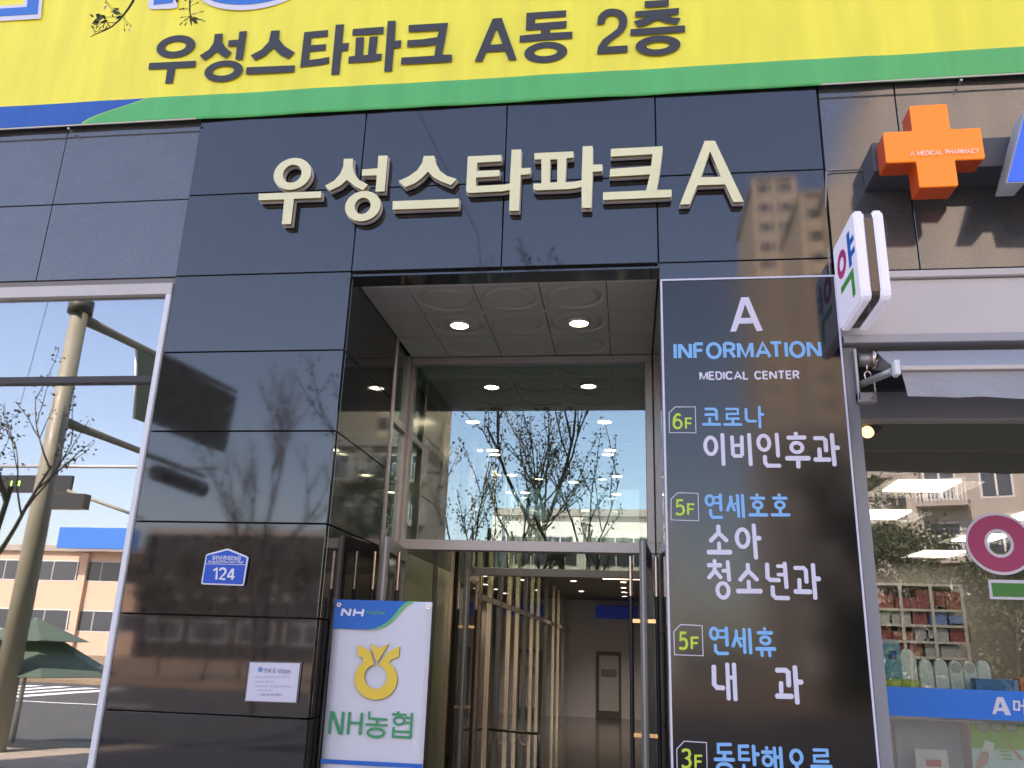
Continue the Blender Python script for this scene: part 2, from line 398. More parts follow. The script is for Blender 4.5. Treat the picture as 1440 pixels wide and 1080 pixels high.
for i in range(5):
    for j in range(3):
        xa, xb, ya, yb = xs[i], xs[i + 1], ys[j], ys[j + 1]
        c = Vector(((xa + xb) / 2, (ya + yb) / 2, 4.055)) - CE.location
        if 0 < i < 4: o = link('ceiling_tile', full, None, CE, c)
        else: o = box('ceiling_tile', (xa + .003, xb - .003, ya + .003, yb - .003, 4.055, 4.071), M_CEIL, CE)
        o.rotation_euler = (rnd(-.003, .003), rnd(-.003, .003), 0)
        if i < 4 and j > 0: link('hanger_cap', box_me(-.02, .02, -.02, .02, -.006, .002, .004), M_CEIL, CE, Vector((xb, ya, 4.055)) - CE.location)
box('ceiling_void', (-1.86, .25, 5.2, 6.8, 4.08, 4.12), M_BLACK, CE)

M_LAMP = mat('downlight_glow', (1, 1, 1), .4, emit=(1, .86, .66), estr=9)
M_LAMPR = mat('downlight_rim', (.7, .68, .62), .4)
def disc_me(r, h, n=24):
    V = []; F = []
    for z in (0, h): V += [(r * math.cos(2 * math.pi * k / n), r * math.sin(2 * math.pi * k / n), z) for k in range(n)]
    F.append(tuple(range(n))[::-1]); F.append(tuple(n + k for k in range(n)))
    for k in range(n): F.append((k, (k + 1) % n, n + (k + 1) % n, n + k))
    return pydata(V, F)
def ring_me(r0, r1, h, n=28):
    V = []; F = []
    for r, z in ((r1, 0), (r0, -h * .3), (r0, h), (r1, h)): V += [(r * math.cos(2 * math.pi * k / n), r * math.sin(2 * math.pi * k / n), z) for k in range(n)]
    for j in range(4):
        for k in range(n): F.append((j * n + k, ((j + 1) % 4) * n + k, ((j + 1) % 4) * n + (k + 1) % n, j * n + (k + 1) % n))
    return pydata(V, F)
dl_d = disc_me(.068, .012); dl_d.materials.append(M_LAMP); dl_r = ring_me(.068, .086, .014); dl_r.materials.append(M_LAMPR)
for p in dl_r.polygons: p.use_smooth = True
def downlight(x, y, z, label, group, power=14):
    t = thing('downlight', label, 'downlight', (x, y, z - .008), group)
    link('lens', dl_d, None, t); link('rim', dl_r, None, t, (0, 0, -.002))
    l = bpy.data.lights.new('downlight_lamp', 'SPOT'); l.energy = power; l.color = (1, .90, .76); l.spot_size = math.radians(120); l.spot_blend = .8; l.shadow_soft_size = .06
    lo = bpy.data.objects.new('downlight_lamp', l); COL.objects.link(lo); lo.parent = t; lo.location = (0, 0, -.03)
    return t
downlight(-1.262, 5.925, 4.055, 'left of the two round downlights in the ceiling of the entrance recess', 'recess downlights', 8)
downlight(-.35, 5.925, 4.055, 'right of the two round downlights in the ceiling of the entrance recess', 'recess downlights', 8)

# ================================================================== ENTRANCE SCREEN (first glazed frame)
S1 = thing('entrance_screen', 'grey metal framed glass screen at the back of the entrance recess, both doors standing open', 'entrance', (-.8, 6.72, 0))
box('frame', (-1.822, .208, 6.67, 6.77, 3.992, 4.052), M_ALU, S1, .003)
box('frame', (-1.822, .208, 6.66, 6.78, 2.43, 2.51), M_ALU, S1, .003)
box('frame', (-1.822, -1.78, 6.67, 6.77, .02, 2.428), M_ALU, S1, .003)
box('frame', (-1.822, -1.79, 6.67, 6.77, 2.512, 3.99), M_ALU, S1, .003)
box('frame', (.15, .208, 6.67, 6.77, .02, 2.428), M_ALU, S1, .003)
box('frame', (.15, .208, 6.67, 6.77, 2.512, 3.99), M_ALU, S1, .003)
box('pane', (-1.788, .148, 6.717, 6.724, 2.512, 3.99), GL_DOOR, S1)
# side glazing in the left return
SG = thing('side_glazing', 'narrow glazed return with a grey frame in the left wall of the recess', 'window', (-1.84, 6.44, 0))
box('frame', (-1.87, -1.815, 6.18, 6.235, .02, 4.05), M_ALU, SG, .003)
box('frame', (-1.87, -1.815, 6.61, 6.655, .02, 4.05), M_ALU, SG, .003)
box('frame', (-1.87, -1.815, 6.237, 6.608, 3.37, 3.43), M_ALU, SG, .003)
box('pane', (-1.848, -1.84, 6.237, 6.608, 3.432, 4.05), GL_DOOR, SG)
box('pane', (-1.848, -1.84, 6.237, 6.608, .02, 3.368), GL_DOOR, SG)
box('shutter_board', (-1.90, -1.88, 6.2, 6.66, .02, 4.05), mat('side_board', (.05, .05, .045), .6), SG)

def door_leaf(root, hinge, tip, ztop, handles, name='door_leaf'):
    """an opened glass leaf between two ground points; frame with pane and handles on both sides"""
    h = Vector((hinge[0], hinge[1], 0)); t = Vector((tip[0], tip[1], 0)); d = t - h; W = d.length; an = math.atan2(d.y, d.x)
    bm = bmesh.new()
    def bb(x0, x1, y0, y1, z0, z1):
        r = bmesh.ops.create_cube(bm, size=1)
        for v in r['verts']: v.co = Vector(((x0 + x1) / 2 + v.co.x * (x1 - x0), (y0 + y1) / 2 + v.co.y * (y1 - y0), (z0 + z1) / 2 + v.co.z * (z1 - z0)))
    bb(0, .06, -.022, .022, .03, ztop); bb(W - .06, W, -.022, .022, .03, ztop); bb(.06, W - .06, -.022, .022, ztop - .1, ztop - .001); bb(.06, W - .06, -.022, .022, .031, .22)
    me = bpy.data.meshes.new('leaf'); bm.to_mesh(me); bm.free()
    o = link(name, me, [M_ALUD], root); o.location = h - root.location; o.rotation_euler = (0, 0, an)
    link('edge_trim', box_me(W - .001, W + .004, -.006, .006, .035, ztop - .005), M_ALU, o)
    link('pane', box_me(.06, W - .06, -.005, .005, .22, ztop - .1), GL_IN, o)
    for s in handles:
        V, F = tube_me([(W - .09, s * .085, ztop - .36), (W - .09, s * .085, ztop - .10)], .014, 12); link('handle', pydata(V, F), M_STEEL, o)
        V, F = tube_me([(W - .09, s * .085, .45), (W - .09, s * .085, ztop - .361)], .0145, 12); link('handle_grip', pydata(V, F), M_BLACK, o)
        for z in (ztop - .52, ztop - 1.22):
            link('handle_bracket', box_me(W - .10, W - .08, min(s * .022, s * .075), max(s * .022, s * .075), z - .012, z + .012), M_BRASS, o)
    return o
door_leaf(S1, (-1.765, 6.66), (-1.665, 5.76), 2.42, (-1, 1))
door_leaf(S1, (.16, 6.66), (.095, 5.76), 2.42, (-1, 1))

# second screen inside
S2 = thing('inner_entrance_screen', 'second grey framed glass screen with open doors behind the front entrance doors', 'entrance', (-.8, 8.95, 0))
box('frame', (-1.62, .4, 8.9, 9.0, 2.42, 2.50), M_ALUD, S2, .003)
box('frame', (-1.62, -1.57, 8.9, 9.0, .02, 2.418), M_ALUD, S2, .003)
box('frame', (.3, .36, 8.9, 9.0, .02, 2.418), M_ALUD, S2, .003)
box('frame', (-1.83, .4, 8.9, 9.0, 3.84, 3.90), M_ALUD, S2, .003)
box('side_pane', (-1.83, -1.625, 8.946, 8.954, .02, 3.838), GL_IN, S2)
box('transom_pane', (-1.62, .4, 8.946, 8.954, 2.502, 3.838), GL_IN, S2)
door_leaf(S2, (-1.56, 8.88), (-1.50, 8.0), 2.40, (-1, 1))
door_leaf(S2, (.30, 8.88), (.26, 8.0), 2.40, (-1, 1))

# ================================================================== LOBBY AND CORRIDOR
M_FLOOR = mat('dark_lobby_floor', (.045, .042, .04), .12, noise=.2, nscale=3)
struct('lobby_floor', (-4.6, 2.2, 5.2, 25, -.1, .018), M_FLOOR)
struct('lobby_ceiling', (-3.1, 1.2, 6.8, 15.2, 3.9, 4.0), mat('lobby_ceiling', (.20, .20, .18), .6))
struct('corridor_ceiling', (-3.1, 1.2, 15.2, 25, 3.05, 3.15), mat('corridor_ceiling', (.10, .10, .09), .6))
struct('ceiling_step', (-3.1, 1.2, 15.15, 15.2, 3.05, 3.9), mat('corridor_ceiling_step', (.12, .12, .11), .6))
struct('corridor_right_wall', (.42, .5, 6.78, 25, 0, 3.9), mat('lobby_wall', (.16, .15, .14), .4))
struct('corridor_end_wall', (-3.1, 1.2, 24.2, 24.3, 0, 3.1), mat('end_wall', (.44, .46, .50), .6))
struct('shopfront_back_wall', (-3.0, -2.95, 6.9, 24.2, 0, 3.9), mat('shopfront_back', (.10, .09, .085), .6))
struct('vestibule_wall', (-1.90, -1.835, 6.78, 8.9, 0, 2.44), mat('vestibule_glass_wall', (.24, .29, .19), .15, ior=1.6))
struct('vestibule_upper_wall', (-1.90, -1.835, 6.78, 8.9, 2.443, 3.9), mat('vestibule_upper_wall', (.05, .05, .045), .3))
# shopfront of many slender metal posts along the left of the corridor
M_POST = mat('champagne_post', (.62, .50, .36), .25, metal=.9)
SF = thing('corridor_shopfront', 'long glazed shopfront of slender champagne metal posts along the left of the corridor', 'shopfront', (-1.62, 16, 0))
yy = []
for px in (652, 669, 685, 699, 713, 725, 736, 746, 755, 766, 777, 784, 791, 801, 811, 819, 825, 831, 835): yy.append(onX(px, 950, -1.62).y)
prev = 9.05
for i, y in enumerate(yy):
    for dy in (-.045, .045): box('post', (-1.65, -1.59, y + dy - .013, y + dy + .013, .02, 3.04 if y > 15 else 3.88), M_POST if (i % 3 and dy < 0) else M_ALUD, SF)
    if y - prev > .2: box('pane', (-1.624, -1.616, prev + .07, y - .07, .02, 3.04 if y > 15 else 3.88), GL_SF, SF)
    box('rail', (-1.645, -1.595, prev + .07, y - .07, 2.2, 2.26), M_ALUD, SF)
    prev = y
# end wall: door, blue band
ED = thing('end_door', 'grey framed frosted glass door in the wall at the end of the corridor', 'door', (-.5, 24.15, 0))
a = onY(839, 916, 24.15); b_ = onY(874, 1011, 24.15)
box('door_frame', (a.x, b_.x, 24.12, 24.19, .02, a.z), mat('end_door_frame', (.07, .07, .07), .4), ED)
box('door_panel', (a.x + .07, b_.x - .07, 24.10, 24.118, .2, a.z - .1), mat('frosted_glass', (.33, .35, .36), .3), ED)
box('door_sign', (a.x + .12, b_.x - .12, 24.09, 24.098, 1.05, 1.25), mat('grey_green_sign', (.12, .17, .16), .5), ED)
q0, q1 = onY(838, 852, 24.1), onY(895, 871, 24.1)
tag(box('blue_wall_sign', (q0.x, q1.x, 24.08, 24.15, q1.z, q0.z), mat('deep_blue_sign', (.02, .06, .35), .5, emit=(.02, .06, .5), estr=.02)), 'deep blue sign band high on the wall at the corridor end', 'sign')
# cove light, row lights
tag(box('ceiling_light_panel', (onZ(850, 820, 3.04).x, .38, 15.9, 16.7, 3.03, 3.05), mat('warm_panel_glow', (1, 1, 1), .5, emit=(1, .80, .50), estr=2.2)), 'long warm light panel in the corridor ceiling', 'ceiling light')
for k, (px, py) in enumerate(((665, 592), (850, 592), (693, 632), (858, 632), (806, 677), (720, 667), (868, 669), (738, 692), (867, 694), (823, 717))):
    p = onZ(px, py, 3.9)
    side = 'left' if p.x < -1 else ('right' if p.x > -.4 else 'middle')
    order = {0: 'nearest', 1: 'nearest', 2: 'second', 3: 'second', 4: 'nearer', 5: 'third', 6: 'third', 7: 'fourth', 8: 'fourth', 9: 'farther'}[k]
    downlight(p.x, p.y, 3.9, '%s round downlight of the %s row in the lobby ceiling seen through the glass' % (order, side), 'lobby downlights', 14)
for k, (x, y) in enumerate(((-.1, 17.5), (-.1, 19), (-.1, 20.5), (-.1, 22), (-1.1, 17.5), (-1.1, 20.5))):
    downlight(x, y, 3.05, '%s tiny downlight in the far corridor ceiling' % ('nearest right', 'second right', 'third right', 'farthest right', 'nearer left', 'farther left')[k], 'far corridor downlights', 34)
for px in (604, 628, 641):
    yv = onX(px, 950, -1.82).y
    box('vestibule_post', (-1.833, -1.80, yv - .02, yv + .02, .02, 3.83), M_ALUD if px != 628 else M_POST, SF)
# hooped rail standing in the lobby
UR = thing('hooped_rail', 'low dark metal rail with hoops standing in the lobby', 'rail', (-1.2, 10.5, 0))
ra, rb = onY(682, 1025, 10.5), onY(758, 1032, 10.5)
tube('bar', [ra, rb], .016, M_BLACK, UR); tube('post', [(ra.x, ra.y, .02), ra], .016, M_BLACK, UR); tube('post', [(rb.x, rb.y, .02), rb], .016, M_BLACK, UR)
for k in range(4):
    cx = ra.x + (rb.x - ra.x) * (.12 + .2 * k)
    tube('hoop', [(cx + .06 * math.cos(a_), 10.5, ra.z - .03 - .13 * math.sin(-a_ * 1) * -1 if False else ra.z - .02 + .13 * math.sin(a_)) for a_ in [math.pi + math.pi * q / 8 for q in range(9)]], .006, M_STEEL, UR, 6)

# ================================================================== PHARMACY FRONT (right)
GY = 5.45
box('fascia', (1.285, 4.4, 5.0, 5.5, 3.55, 3.925), M_BEAM, B, .004)
box('fascia_cap', (1.285, 4.4, 4.97, 5.3, 3.93, 3.975), M_BEAM, B, .004)
box('shadow_gap', (1.285, 4.4, 5.03, 5.3, 3.977, 3.998), M_BROWN, B)
box('fascia_drip', (1.285, 4.4, 4.93, 5.5, 3.495, 3.548), M_TRANS, B, .004)
box('pilaster', (1.285, 1.355, 4.985, 5.6, .02, 3.49), M_GREYP, B, .004)
box('transom', (1.357, 4.4, GY - .06, GY + .08, 3.155, 3.49), M_TRANS, B)
box('shop_pane', (1.36, 4.4, GY, GY + .008, .02, 3.153), GL_SHOP, B)
struct('pharmacy_floor', (1.3, 6, 5.5, 14, -.1, .02), mat('pharm_floor', (.3, .3, .29), .3))
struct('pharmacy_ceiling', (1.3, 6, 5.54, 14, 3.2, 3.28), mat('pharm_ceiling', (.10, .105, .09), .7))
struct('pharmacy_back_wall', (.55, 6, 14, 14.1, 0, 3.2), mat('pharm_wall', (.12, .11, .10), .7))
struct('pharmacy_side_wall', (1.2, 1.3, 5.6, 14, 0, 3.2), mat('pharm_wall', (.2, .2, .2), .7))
M_PANEL = mat('ceiling_panel_glow', (1, 1, 1), .5, emit=(1, 1, .78), estr=.9)
for k, pts in enumerate((((1241, 690), (1338, 676)), ((1200, 729), (1269, 718)), ((1278, 782), (1340, 775)), ((1338, 760), (1400, 751)), ((1412, 730), (1470, 721)))):
    p0, p1 = onZ(*pts[0], 3.19), onZ(*pts[1], 3.19)
    x0, x1 = (p0.x, p0.x + (p1.x - p0.x)); 
    wd = (pts[1][0] - pts[0][0]) * .78 / FPX * p0.y
    o = box('ceiling_light_panel', (0, wd, p0.y, p1.y, 3.18, 3.198), M_PANEL)
    o.location.x += p0.x
    l = bpy.data.lights.new('panel_lamp', 'AREA'); l.energy = 9; l.size = .8; l.color = (1, .98, .86); lo = bpy.data.objects.new('panel_lamp', l); COL.objects.link(lo); lo.parent = o; lo.location = (0, 0, -.03)
    tag(o, '%s lit square panel in the pharmacy ceiling seen through the window' % ('largest', 'leftmost', 'lowest', 'small middle', 'rightmost')[k], 'ceiling light', 'lit ceiling panels of the pharmacy')
# awning under the fascia
AW = thing('retractable_awning', 'rolled up grey fabric awning with a pale front bar under the white fascia', 'awning', (1.4, 4.9, 3.4))
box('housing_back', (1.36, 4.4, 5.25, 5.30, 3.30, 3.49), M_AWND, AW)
tube('roller', [(1.47, 5.0, 3.40), (4.4, 5.0, 3.40)], .055, M_AWN, AW, 16)
AB = 4.5
f0, f1 = onY(1266, 519, AB), onY(1440, 523, AB)
zt = f0.z
def quad_slab(name, pts, th, m, parent, nrm):
    pts = [Vector(p) - parent.location for p in pts]; n = Vector(nrm) * th; V = pts + [p + n for p in pts]; k = len(pts)
    F = [tuple(range(k)), tuple(range(2 * k - 1, k - 1, -1))] + [(i, (i + 1) % k, k + (i + 1) % k, k + i) for i in range(k)]
    return link(name, pydata(V, F), m, parent)
# canopy cloth from roller to bar, sagging
nx, ny = 12, 6; V = []; F = []
for i in range(nx + 1):
    for j in range(ny + 1):
        t = j / ny; xa = 1.47 + (4.4 - 1.47) * i / nx; xb = f0.x + (4.4 - f0.x) * i / nx
        V.append(Vector((xa + (xb - xa) * t, 4.96 + (AB - 4.96) * t, 3.45 + (zt - 3.45) * t - .015 * math.sin(math.pi * t))) - AW.location)
for i in range(nx):
    for j in range(ny): a0 = i * (ny + 1) + j; F.append((a0, a0 + 1, a0 + ny + 2, a0 + ny + 1))
me = pydata(V, F); o = link('canopy_cloth', me, M_AWN, AW); sm = o.modifiers.new('s', 'SOLIDIFY'); sm.thickness = .003
box('front_bar', (f0.x - .005, 4.4, AB - .02, AB + .02, zt - .013, zt + .013), mat('bar_almond', (.60, .52, .46), .4), AW, .004)
box('bar_end_cap', (f0.x - .035, f0.x - .006, AB - .03, AB + .03, zt - .04, zt + .045), M_WHITE, AW, .006)
v0, v1, v2 = onY(1268, 527, AB), onY(1277, 557, AB), onY(1440, 566, AB)
V = []; F = []
for i in range(25):
    t = i / 24; xt = v0.x + (4.4 - v0.x) * t; xb = v1.x + (4.4 - v1.x) * t; wv = .006 * math.sin(i * 1.7)
    V.append(Vector((xt, AB, zt - .015)) - AW.location); V.append(Vector(((xt + xb) / 2, AB + wv, (zt + v1.z) / 2)) - AW.location); V.append(Vector((xb, AB + 2 * wv, v1.z - .02 * min(1, t * 4) + .004 * math.sin(i * 2.3))) - AW.location)
for i in range(24):
    for j in range(2): F.append((i * 3 + j, i * 3 + j + 1, i * 3 + 4 + j, i * 3 + 3 + j))
o = link('valance', pydata(V, F), M_AWN, AW); sm = o.modifiers.new('s', 'SOLIDIFY'); sm.thickness = .003
# bracket
box('bracket_plate', (1.335, 1.35, 4.93, 5.0, 3.14, 3.46), M_ALU, AW, .003)
box('bracket_foot', (1.335, 1.44, 4.93, 4.984, 3.13, 3.19), M_ALU, AW, .004)
tube('roller_cap', [(1.37, 5.0, 3.41), (1.468, 5.0, 3.41)], .04, M_ALU, AW, 16)
tube('roller_ring', [(1.44, 4.99, 3.41), (1.466, 4.99, 3.41)], .062, M_STEEL, AW, 20)
tube('arm', [(1.37, 4.97, 3.25), (f0.x - .03, AB + .02, zt - .004)], .022, M_ALU, AW, 8)
tube('crank_rod', [(1.40, 4.93, 3.37), (1.40, 4.93, 3.31)], .005, M_STEEL, AW, 6)
tube('crank_eye', [(1.40 + .018 * math.cos(t * .524), 4.93, 3.29 + .026 * math.sin(t * .524)) for t in range(13)], .005, M_STEEL, AW, 6)
tube('bolt', [(1.43, 4.92, 3.27), (1.43, 4.92, 3.18)], .006, M_STEEL, AW, 6)
tube('bolt', [(1.41, 4.90, 3.16), (1.41, 4.93, 3.16)], .012, M_STEEL, AW, 8)

# spotlight inside the shop
SP = thing('spotlight', 'small black spotlight with a warm lit lens inside the pharmacy window', 'spotlight', (1.5, 5.75, 3.05))
pa, pb = onY(1221, 607, 5.75), onY(1235, 597, 5.75)
tube('housing', [pb + Vector((.03, .08, .03)), pa], .045, M_BLACK, SP, 16)
dvec = (pa - pb).normalized()
tube('lens', [pa, pa + Vector((-.012, -.016, -.008))], .040, mat('spot_glow', (1, 1, 1), .3, emit=(1, .55, .2), estr=1.2), SP, 16)
tube('stem', [pb + Vector((.02, .06, .02)), (pb.x + .02, pb.y + .06, 3.2)], .012, M_BLACK, SP)

# window decals of the pharmacy (flat film on the glass)
M_FILMW = mat('white_film', (.66, .64, .70), .5); M_PINK = mat('magenta_film', (.42, .035, .13), .45); M_GRN = mat('green_film', (.035, .22, .035), .45)
CD = Crop(1340, 700, 6.75, GY)
DC = thing('window_lettering', 'large magenta ring and green bar lettering stuck on the pharmacy window', 'lettering', (2.2, GY - .01, 2.3))
shape('ring_border', [CD.ring(115, 143, 765, 727), CD.ring(330, 325, 546, 541)], GY - .003, .002, M_FILMW, DC)
shape('ring', [CD.ring(138, 168, 742, 700), CD.ring(297, 298, 575, 568)], GY - .0055, .002, M_PINK, DC)
shape('bar_border', [CD.poly([(332, 776), (900, 788), (905, 975), (352, 962)])], GY - .003, .002, M_FILMW, DC)
shape('bar', [CD.poly([(362, 808), (870, 818), (872, 948), (378, 938)])], GY - .0055, .002, M_GRN, DC)
ST = thing('blue_window_strip', 'bright blue lettered strip across the pharmacy window below the goods', 'sign', (1.7, GY - .01, 1.5))
a, b_ = onY(1240, 965, GY), onY(1242, 1006, GY)
box('strip', (1.372, 4.3, GY - .006, GY - .002, b_.z, a.z), mat('blue_film', (.0, .17, .62), .5), ST)
CS = Crop(1200, 850, 4.7, GY)
shape('letter', [CS.poly([(945, 612), (985, 612), (1040, 732), (1000, 730), (990, 705), (945, 703), (938, 725), (915, 724)]), CS.poly([(967, 642), (953, 680), (982, 682)])], GY - .008, .002, M_FILMW, ST)
glyph('letter', CS, [([(1058, 632), (1058, 700)], 13), ([(1092, 636), (1092, 704)], 13), ([(1050, 640), (1098, 644)], 13), ([(1050, 692), (1098, 697)], 13), ([(1100, 668), (1120, 670)], 13), ([(1124, 622), (1128, 730)], 14), ([(1150, 622), (1155, 732)], 14)], M_FILMW, ST, Y=GY - .008)

# goods in the window
GZ = a.z
SHY = 5.62
tag(box('display_shelf', (1.37, 4.3, 5.5, 5.9, b_.z - .02, b_.z + .012), mat('shelf_white', (.5, .5, .5), .5)), 'white display shelf behind the blue strip in the pharmacy window', 'shelf')
z0 = b_.z + .013
def px_x(px, py, Y): return onY(px, py, Y).x
TB = thing('product_carton', 'teal carton with a face print at the left of the pharmacy window', 'carton', (1.45, SHY, z0))
xa, xb = px_x(1236, 920, SHY), px_x(1266, 920, SHY); zt_ = onY(1250, 905, SHY).z
xa = max(xa, 1.37)
box('carton', (xa, xb, SHY, SHY + .08, z0, zt_), mat('teal_card', (.14, .36, .42), .6), TB)
box('lid_flap', (xa, xb, SHY + .01, SHY + .07, zt_ + .001, onY(1250, 899, SHY).z), mat('pale_card', (.45, .5, .5), .6), TB)
box('print_square', (xb - .07, xb - .02, SHY - .003, SHY - .001, zt_ - .09, zt_ - .04), mat('navy_print', (.01, .06, .25), .6), TB)
shape('print_face', [ell((xa + .06, z0 + .06), .055, .05, 20)], SHY - .002, .001, mat('skin_print', (.45, .27, .2), .6), TB)
shape('print_hair', [ell((xa + .06, z0 + .095), .058, .03, 20)], SHY - .004, .001, mat('hair_print', (.05, .04, .035), .6), TB)
tag(box('lime_box', (1.372, px_x(1290, 958, 5.55), 5.52, 5.60, z0, onY(1260, 955, 5.55).z), mat('lime_card', (.33, .45, .05), .6)), 'flat lime green box lying in front of the teal carton', 'box')
packs = [(1266, 1290, 913, 'tallest'), (1293, 1312, 927, 'second from left'), (1314, 1333, 927, 'third from left'), (1335, 1354, 929, 'fourth from left'), (1355, 1373, 930, 'fifth from left'), (1374, 1393, 929, 'rightmost')]
for i, (xa, xb, yt, wd) in enumerate(packs):
    Y = 5.66
    p0, p1 = onY(xa, 950, Y), onY(xb, 950, Y); zt_ = onY((xa + xb) / 2, yt, Y).z; r = (p1.x - p0.x) / 2 * .96; cx = (p0.x + p1.x) / 2
    t = thing('round_topped_pack', '%s of the six white round topped packs in the pharmacy window' % wd, 'pack', (cx, Y, z0), 'white round topped packs')
    zc = zt_ - r * 1.0
    prof = [(cx - r, z0), (cx + r, z0), (cx + r, zc - .01)] + [(cx + r * .9 * math.cos(q * math.pi / 12), zc + r * math.sin(q * math.pi / 12)) for q in range(13)] + [(cx - r, zc - .01)]
    shape('pack_body', [prof], Y, .03, mat('pack_white', (.66, .72, .64), .5), t)
    shape('print_line', [[(cx - r * .85, z0 + .075), (cx + r * .85, z0 + .075), (cx + r * .85, z0 + .082), (cx - r * .85, z0 + .082)]], Y - .0165, .001, mat('navy_print', ()), t)
    if i in (0,): shape('print_patch', [[(cx - r * .7, z0 + .03), (cx + r * .6, z0 + .03), (cx + r * .6, z0 + .065), (cx - r * .7, z0 + .065)]], Y - .0165, .001, mat('peach_print', (.5, .28, .2), .6), t)
    else:
        for q in range(3): shape('print_patch', [[(cx, z0 + .01 + q * .02), (cx + r * .75, z0 + .01 + q * .02), (cx + r * .75, z0 + .02 + q * .02), (cx, z0 + .02 + q * .02)]], Y - .0165, .001, mat('pale_blue_print', (.2, .33, .5), .6), t)
    if i in (3, 4): shape('seal', [ell((cx, zc - .005), r * .8, r * .8, 20)], Y - .0165, .001, mat('silver_seal', (.45, .46, .42), .35, metal=.3), t)
tag(box('blue_flat_carton', (px_x(1369, 960, 5.56), px_x(1428, 960, 5.56), 5.52, 5.6, z0, onY(1400, 955, 5.56).z), mat('mid_blue_card', (.06, .2, .4), .6)), 'flat mid blue carton lying in front of the white packs', 'carton')
tag(box('orange_carton', (px_x(1430, 960, 5.56), px_x(1460, 960, 5.56), 5.52, 5.6, z0, onY(1435, 953, 5.56).z), mat('orange_card', (.6, .16, .05), .6)), 'orange carton at the right edge of the pharmacy window', 'carton')
# shelving at the back of the pharmacy
WS = thing('wall_shelving', 'wall shelving with red and white goods at the back of the pharmacy', 'shelving', (2.2, 9.6, 0))
SYY = 9.3
sx0, sx1 = px_x(1232, 900, SYY), px_x(1362, 900, SYY)
zz = [onY(1300, y, SYY).z for y in (925, 903, 880, 858)]
for z in zz + [zz[-1] + .25]: box('shelf_board', (sx0, sx1, SYY, SYY + .3, z - .012, z + .012), mat('grey_shelf', (.3, .29, .28), .5), WS)
for px in (1272, 1316, 1360): x = px_x(px, 900, SYY); box('upright', (x - .015, x + .015, SYY - .012, SYY - .001, .05, zz[-1] + .25), mat('grey_shelf', ()), WS)
box('back_board', (sx0, sx1, SYY + .301, SYY + .32, .05, zz[-1] + .25), mat('shelf_back', (.07, .06, .06), .7), WS)
gc = [mat('goods_red', (.15, .03, .035), .6), mat('goods_white', (.24, .24, .24), .6), mat('goods_blue', (.08, .14, .35), .6), mat('goods_cream', (.5, .45, .35), .6), mat('goods_grey', (.25, .25, .27), .6)]
gp = random.Random(3)
for zi, z in enumerate(zz):
    x = sx0 + .03; cnt = 0
    while x < sx1 - .12:
        wv = gp.uniform(.07, .2); h = gp.uniform(.08, .19)
        m_ = gp.choice(gc if x > sx0 + .5 else [gc[0], gc[0], gc[1], gc[4]])
        o = box('goods_box', (x, x + wv, SYY + .05, SYY + .22, z + .013, z + .013 + h), m_)
        cnt = cnt + 1
        tag(o, '%s packet, %s from the left on the %s shelf of the back shelving' % (m_.name.split('.')[0][6:], ('', 'first', 'second', 'third', 'fourth', 'fifth', 'sixth', 'seventh', 'eighth', 'ninth', 'tenth')[min(cnt, 10)], ('lowest', 'second', 'third', 'top')[zi]), 'packet', 'packets on the pharmacy shelving'); x += wv + gp.uniform(.004, .03)
# lower display behind the strip: grey board, pouch, green poster
YL = 5.6
def pbox(name, x0, y0, x1, y1, Y, m, label, cat):
    p0, p1 = onY(x0, (y0 + y1) / 2, Y), onY(x1, (y0 + y1) / 2, Y); z1 = onY((x0 + x1) / 2, y0, Y).z; z0_ = onY((x0 + x1) / 2, y1, Y).z
    return tag(box(name, (p0.x, p1.x, Y, Y + .012, z0_, z1), m), label, cat)
pbox('grey_board', 1262, 1012, 1354, 1120, 5.72, mat('board_grey', (.30, .33, .36), .6), 'pale grey display board under the blue strip', 'board')
pch = pbox('product_pouch', 1290, 1054, 1336, 1130, 5.60, mat('pouch_cream', (.55, .56, .50), .5), 'cream pouch with red print hanging on the grey board', 'pouch')
_a, _b = onY(1303, 1068, 5.59), onY(1325, 1079, 5.59)
box('pouch_print', (_a.x, _b.x, 5.596, 5.599, _b.z, _a.z), mat('pouch_red', (.5, .1, .08), .5), pch)
po = thing('green_poster', 'green and white health poster with a hand holding a tube under the blue strip', 'poster', (2.0, 5.6, 1.1))
pcs = Crop(1200, 850, 4.7, 5.6)
shape('poster_sheet', [pcs.poly([(770, 760), (1200, 770), (1215, 1250), (800, 1250)])], 5.6, .004, mat('poster_pale', (.42, .58, .52), .5), po)
shape('poster_green', [pcs.poly([(770, 760), (1200, 770), (1205, 965), (785, 950)])], 5.5965, .002, mat('poster_green', (.17, .40, .03), .5), po)
for cx in (850, 945, 1042):
    shape('picture_ring', [pcs.ring(cx - 44, 755, cx + 44, 842)], 5.594, .001, mat('ring_dark', (.05, .12, .06), .5), po)
    shape('picture', [pcs.ring(cx - 38, 761, cx + 38, 836)], 5.5925, .001, mat('photo_tan', (.30, .36, .28), .5), po)
shape('tube_print', [pcs.poly([(868, 892), (935, 920), (900, 1020), (840, 990)])], 5.594, .001, mat('tube_print', (.6, .62, .55), .5), po)
shape('hand_print', [pcs.poly([(815, 1040), (845, 975), (880, 968), (895, 990), (885, 1050), (850, 1075), (805, 1110)])], 5.5925, .001, mat('skin_print', ()), po)
shape('brush_print', [pcs.poly([(990, 890), (1010, 900), (1120, 1020), (1105, 1032)])], 5.594, .001, mat('brush_print', (.55, .22, .12), .5), po)
for q in range(3): shape('text_line', [pcs.poly([(965 + q * 8, 962 + q * 26), (1040 + q * 5, 966 + q * 26), (1041 + q * 5, 976 + q * 26), (966 + q * 8, 972 + q * 26)])], 5.5925, .001, mat('poster_green', ()), po)

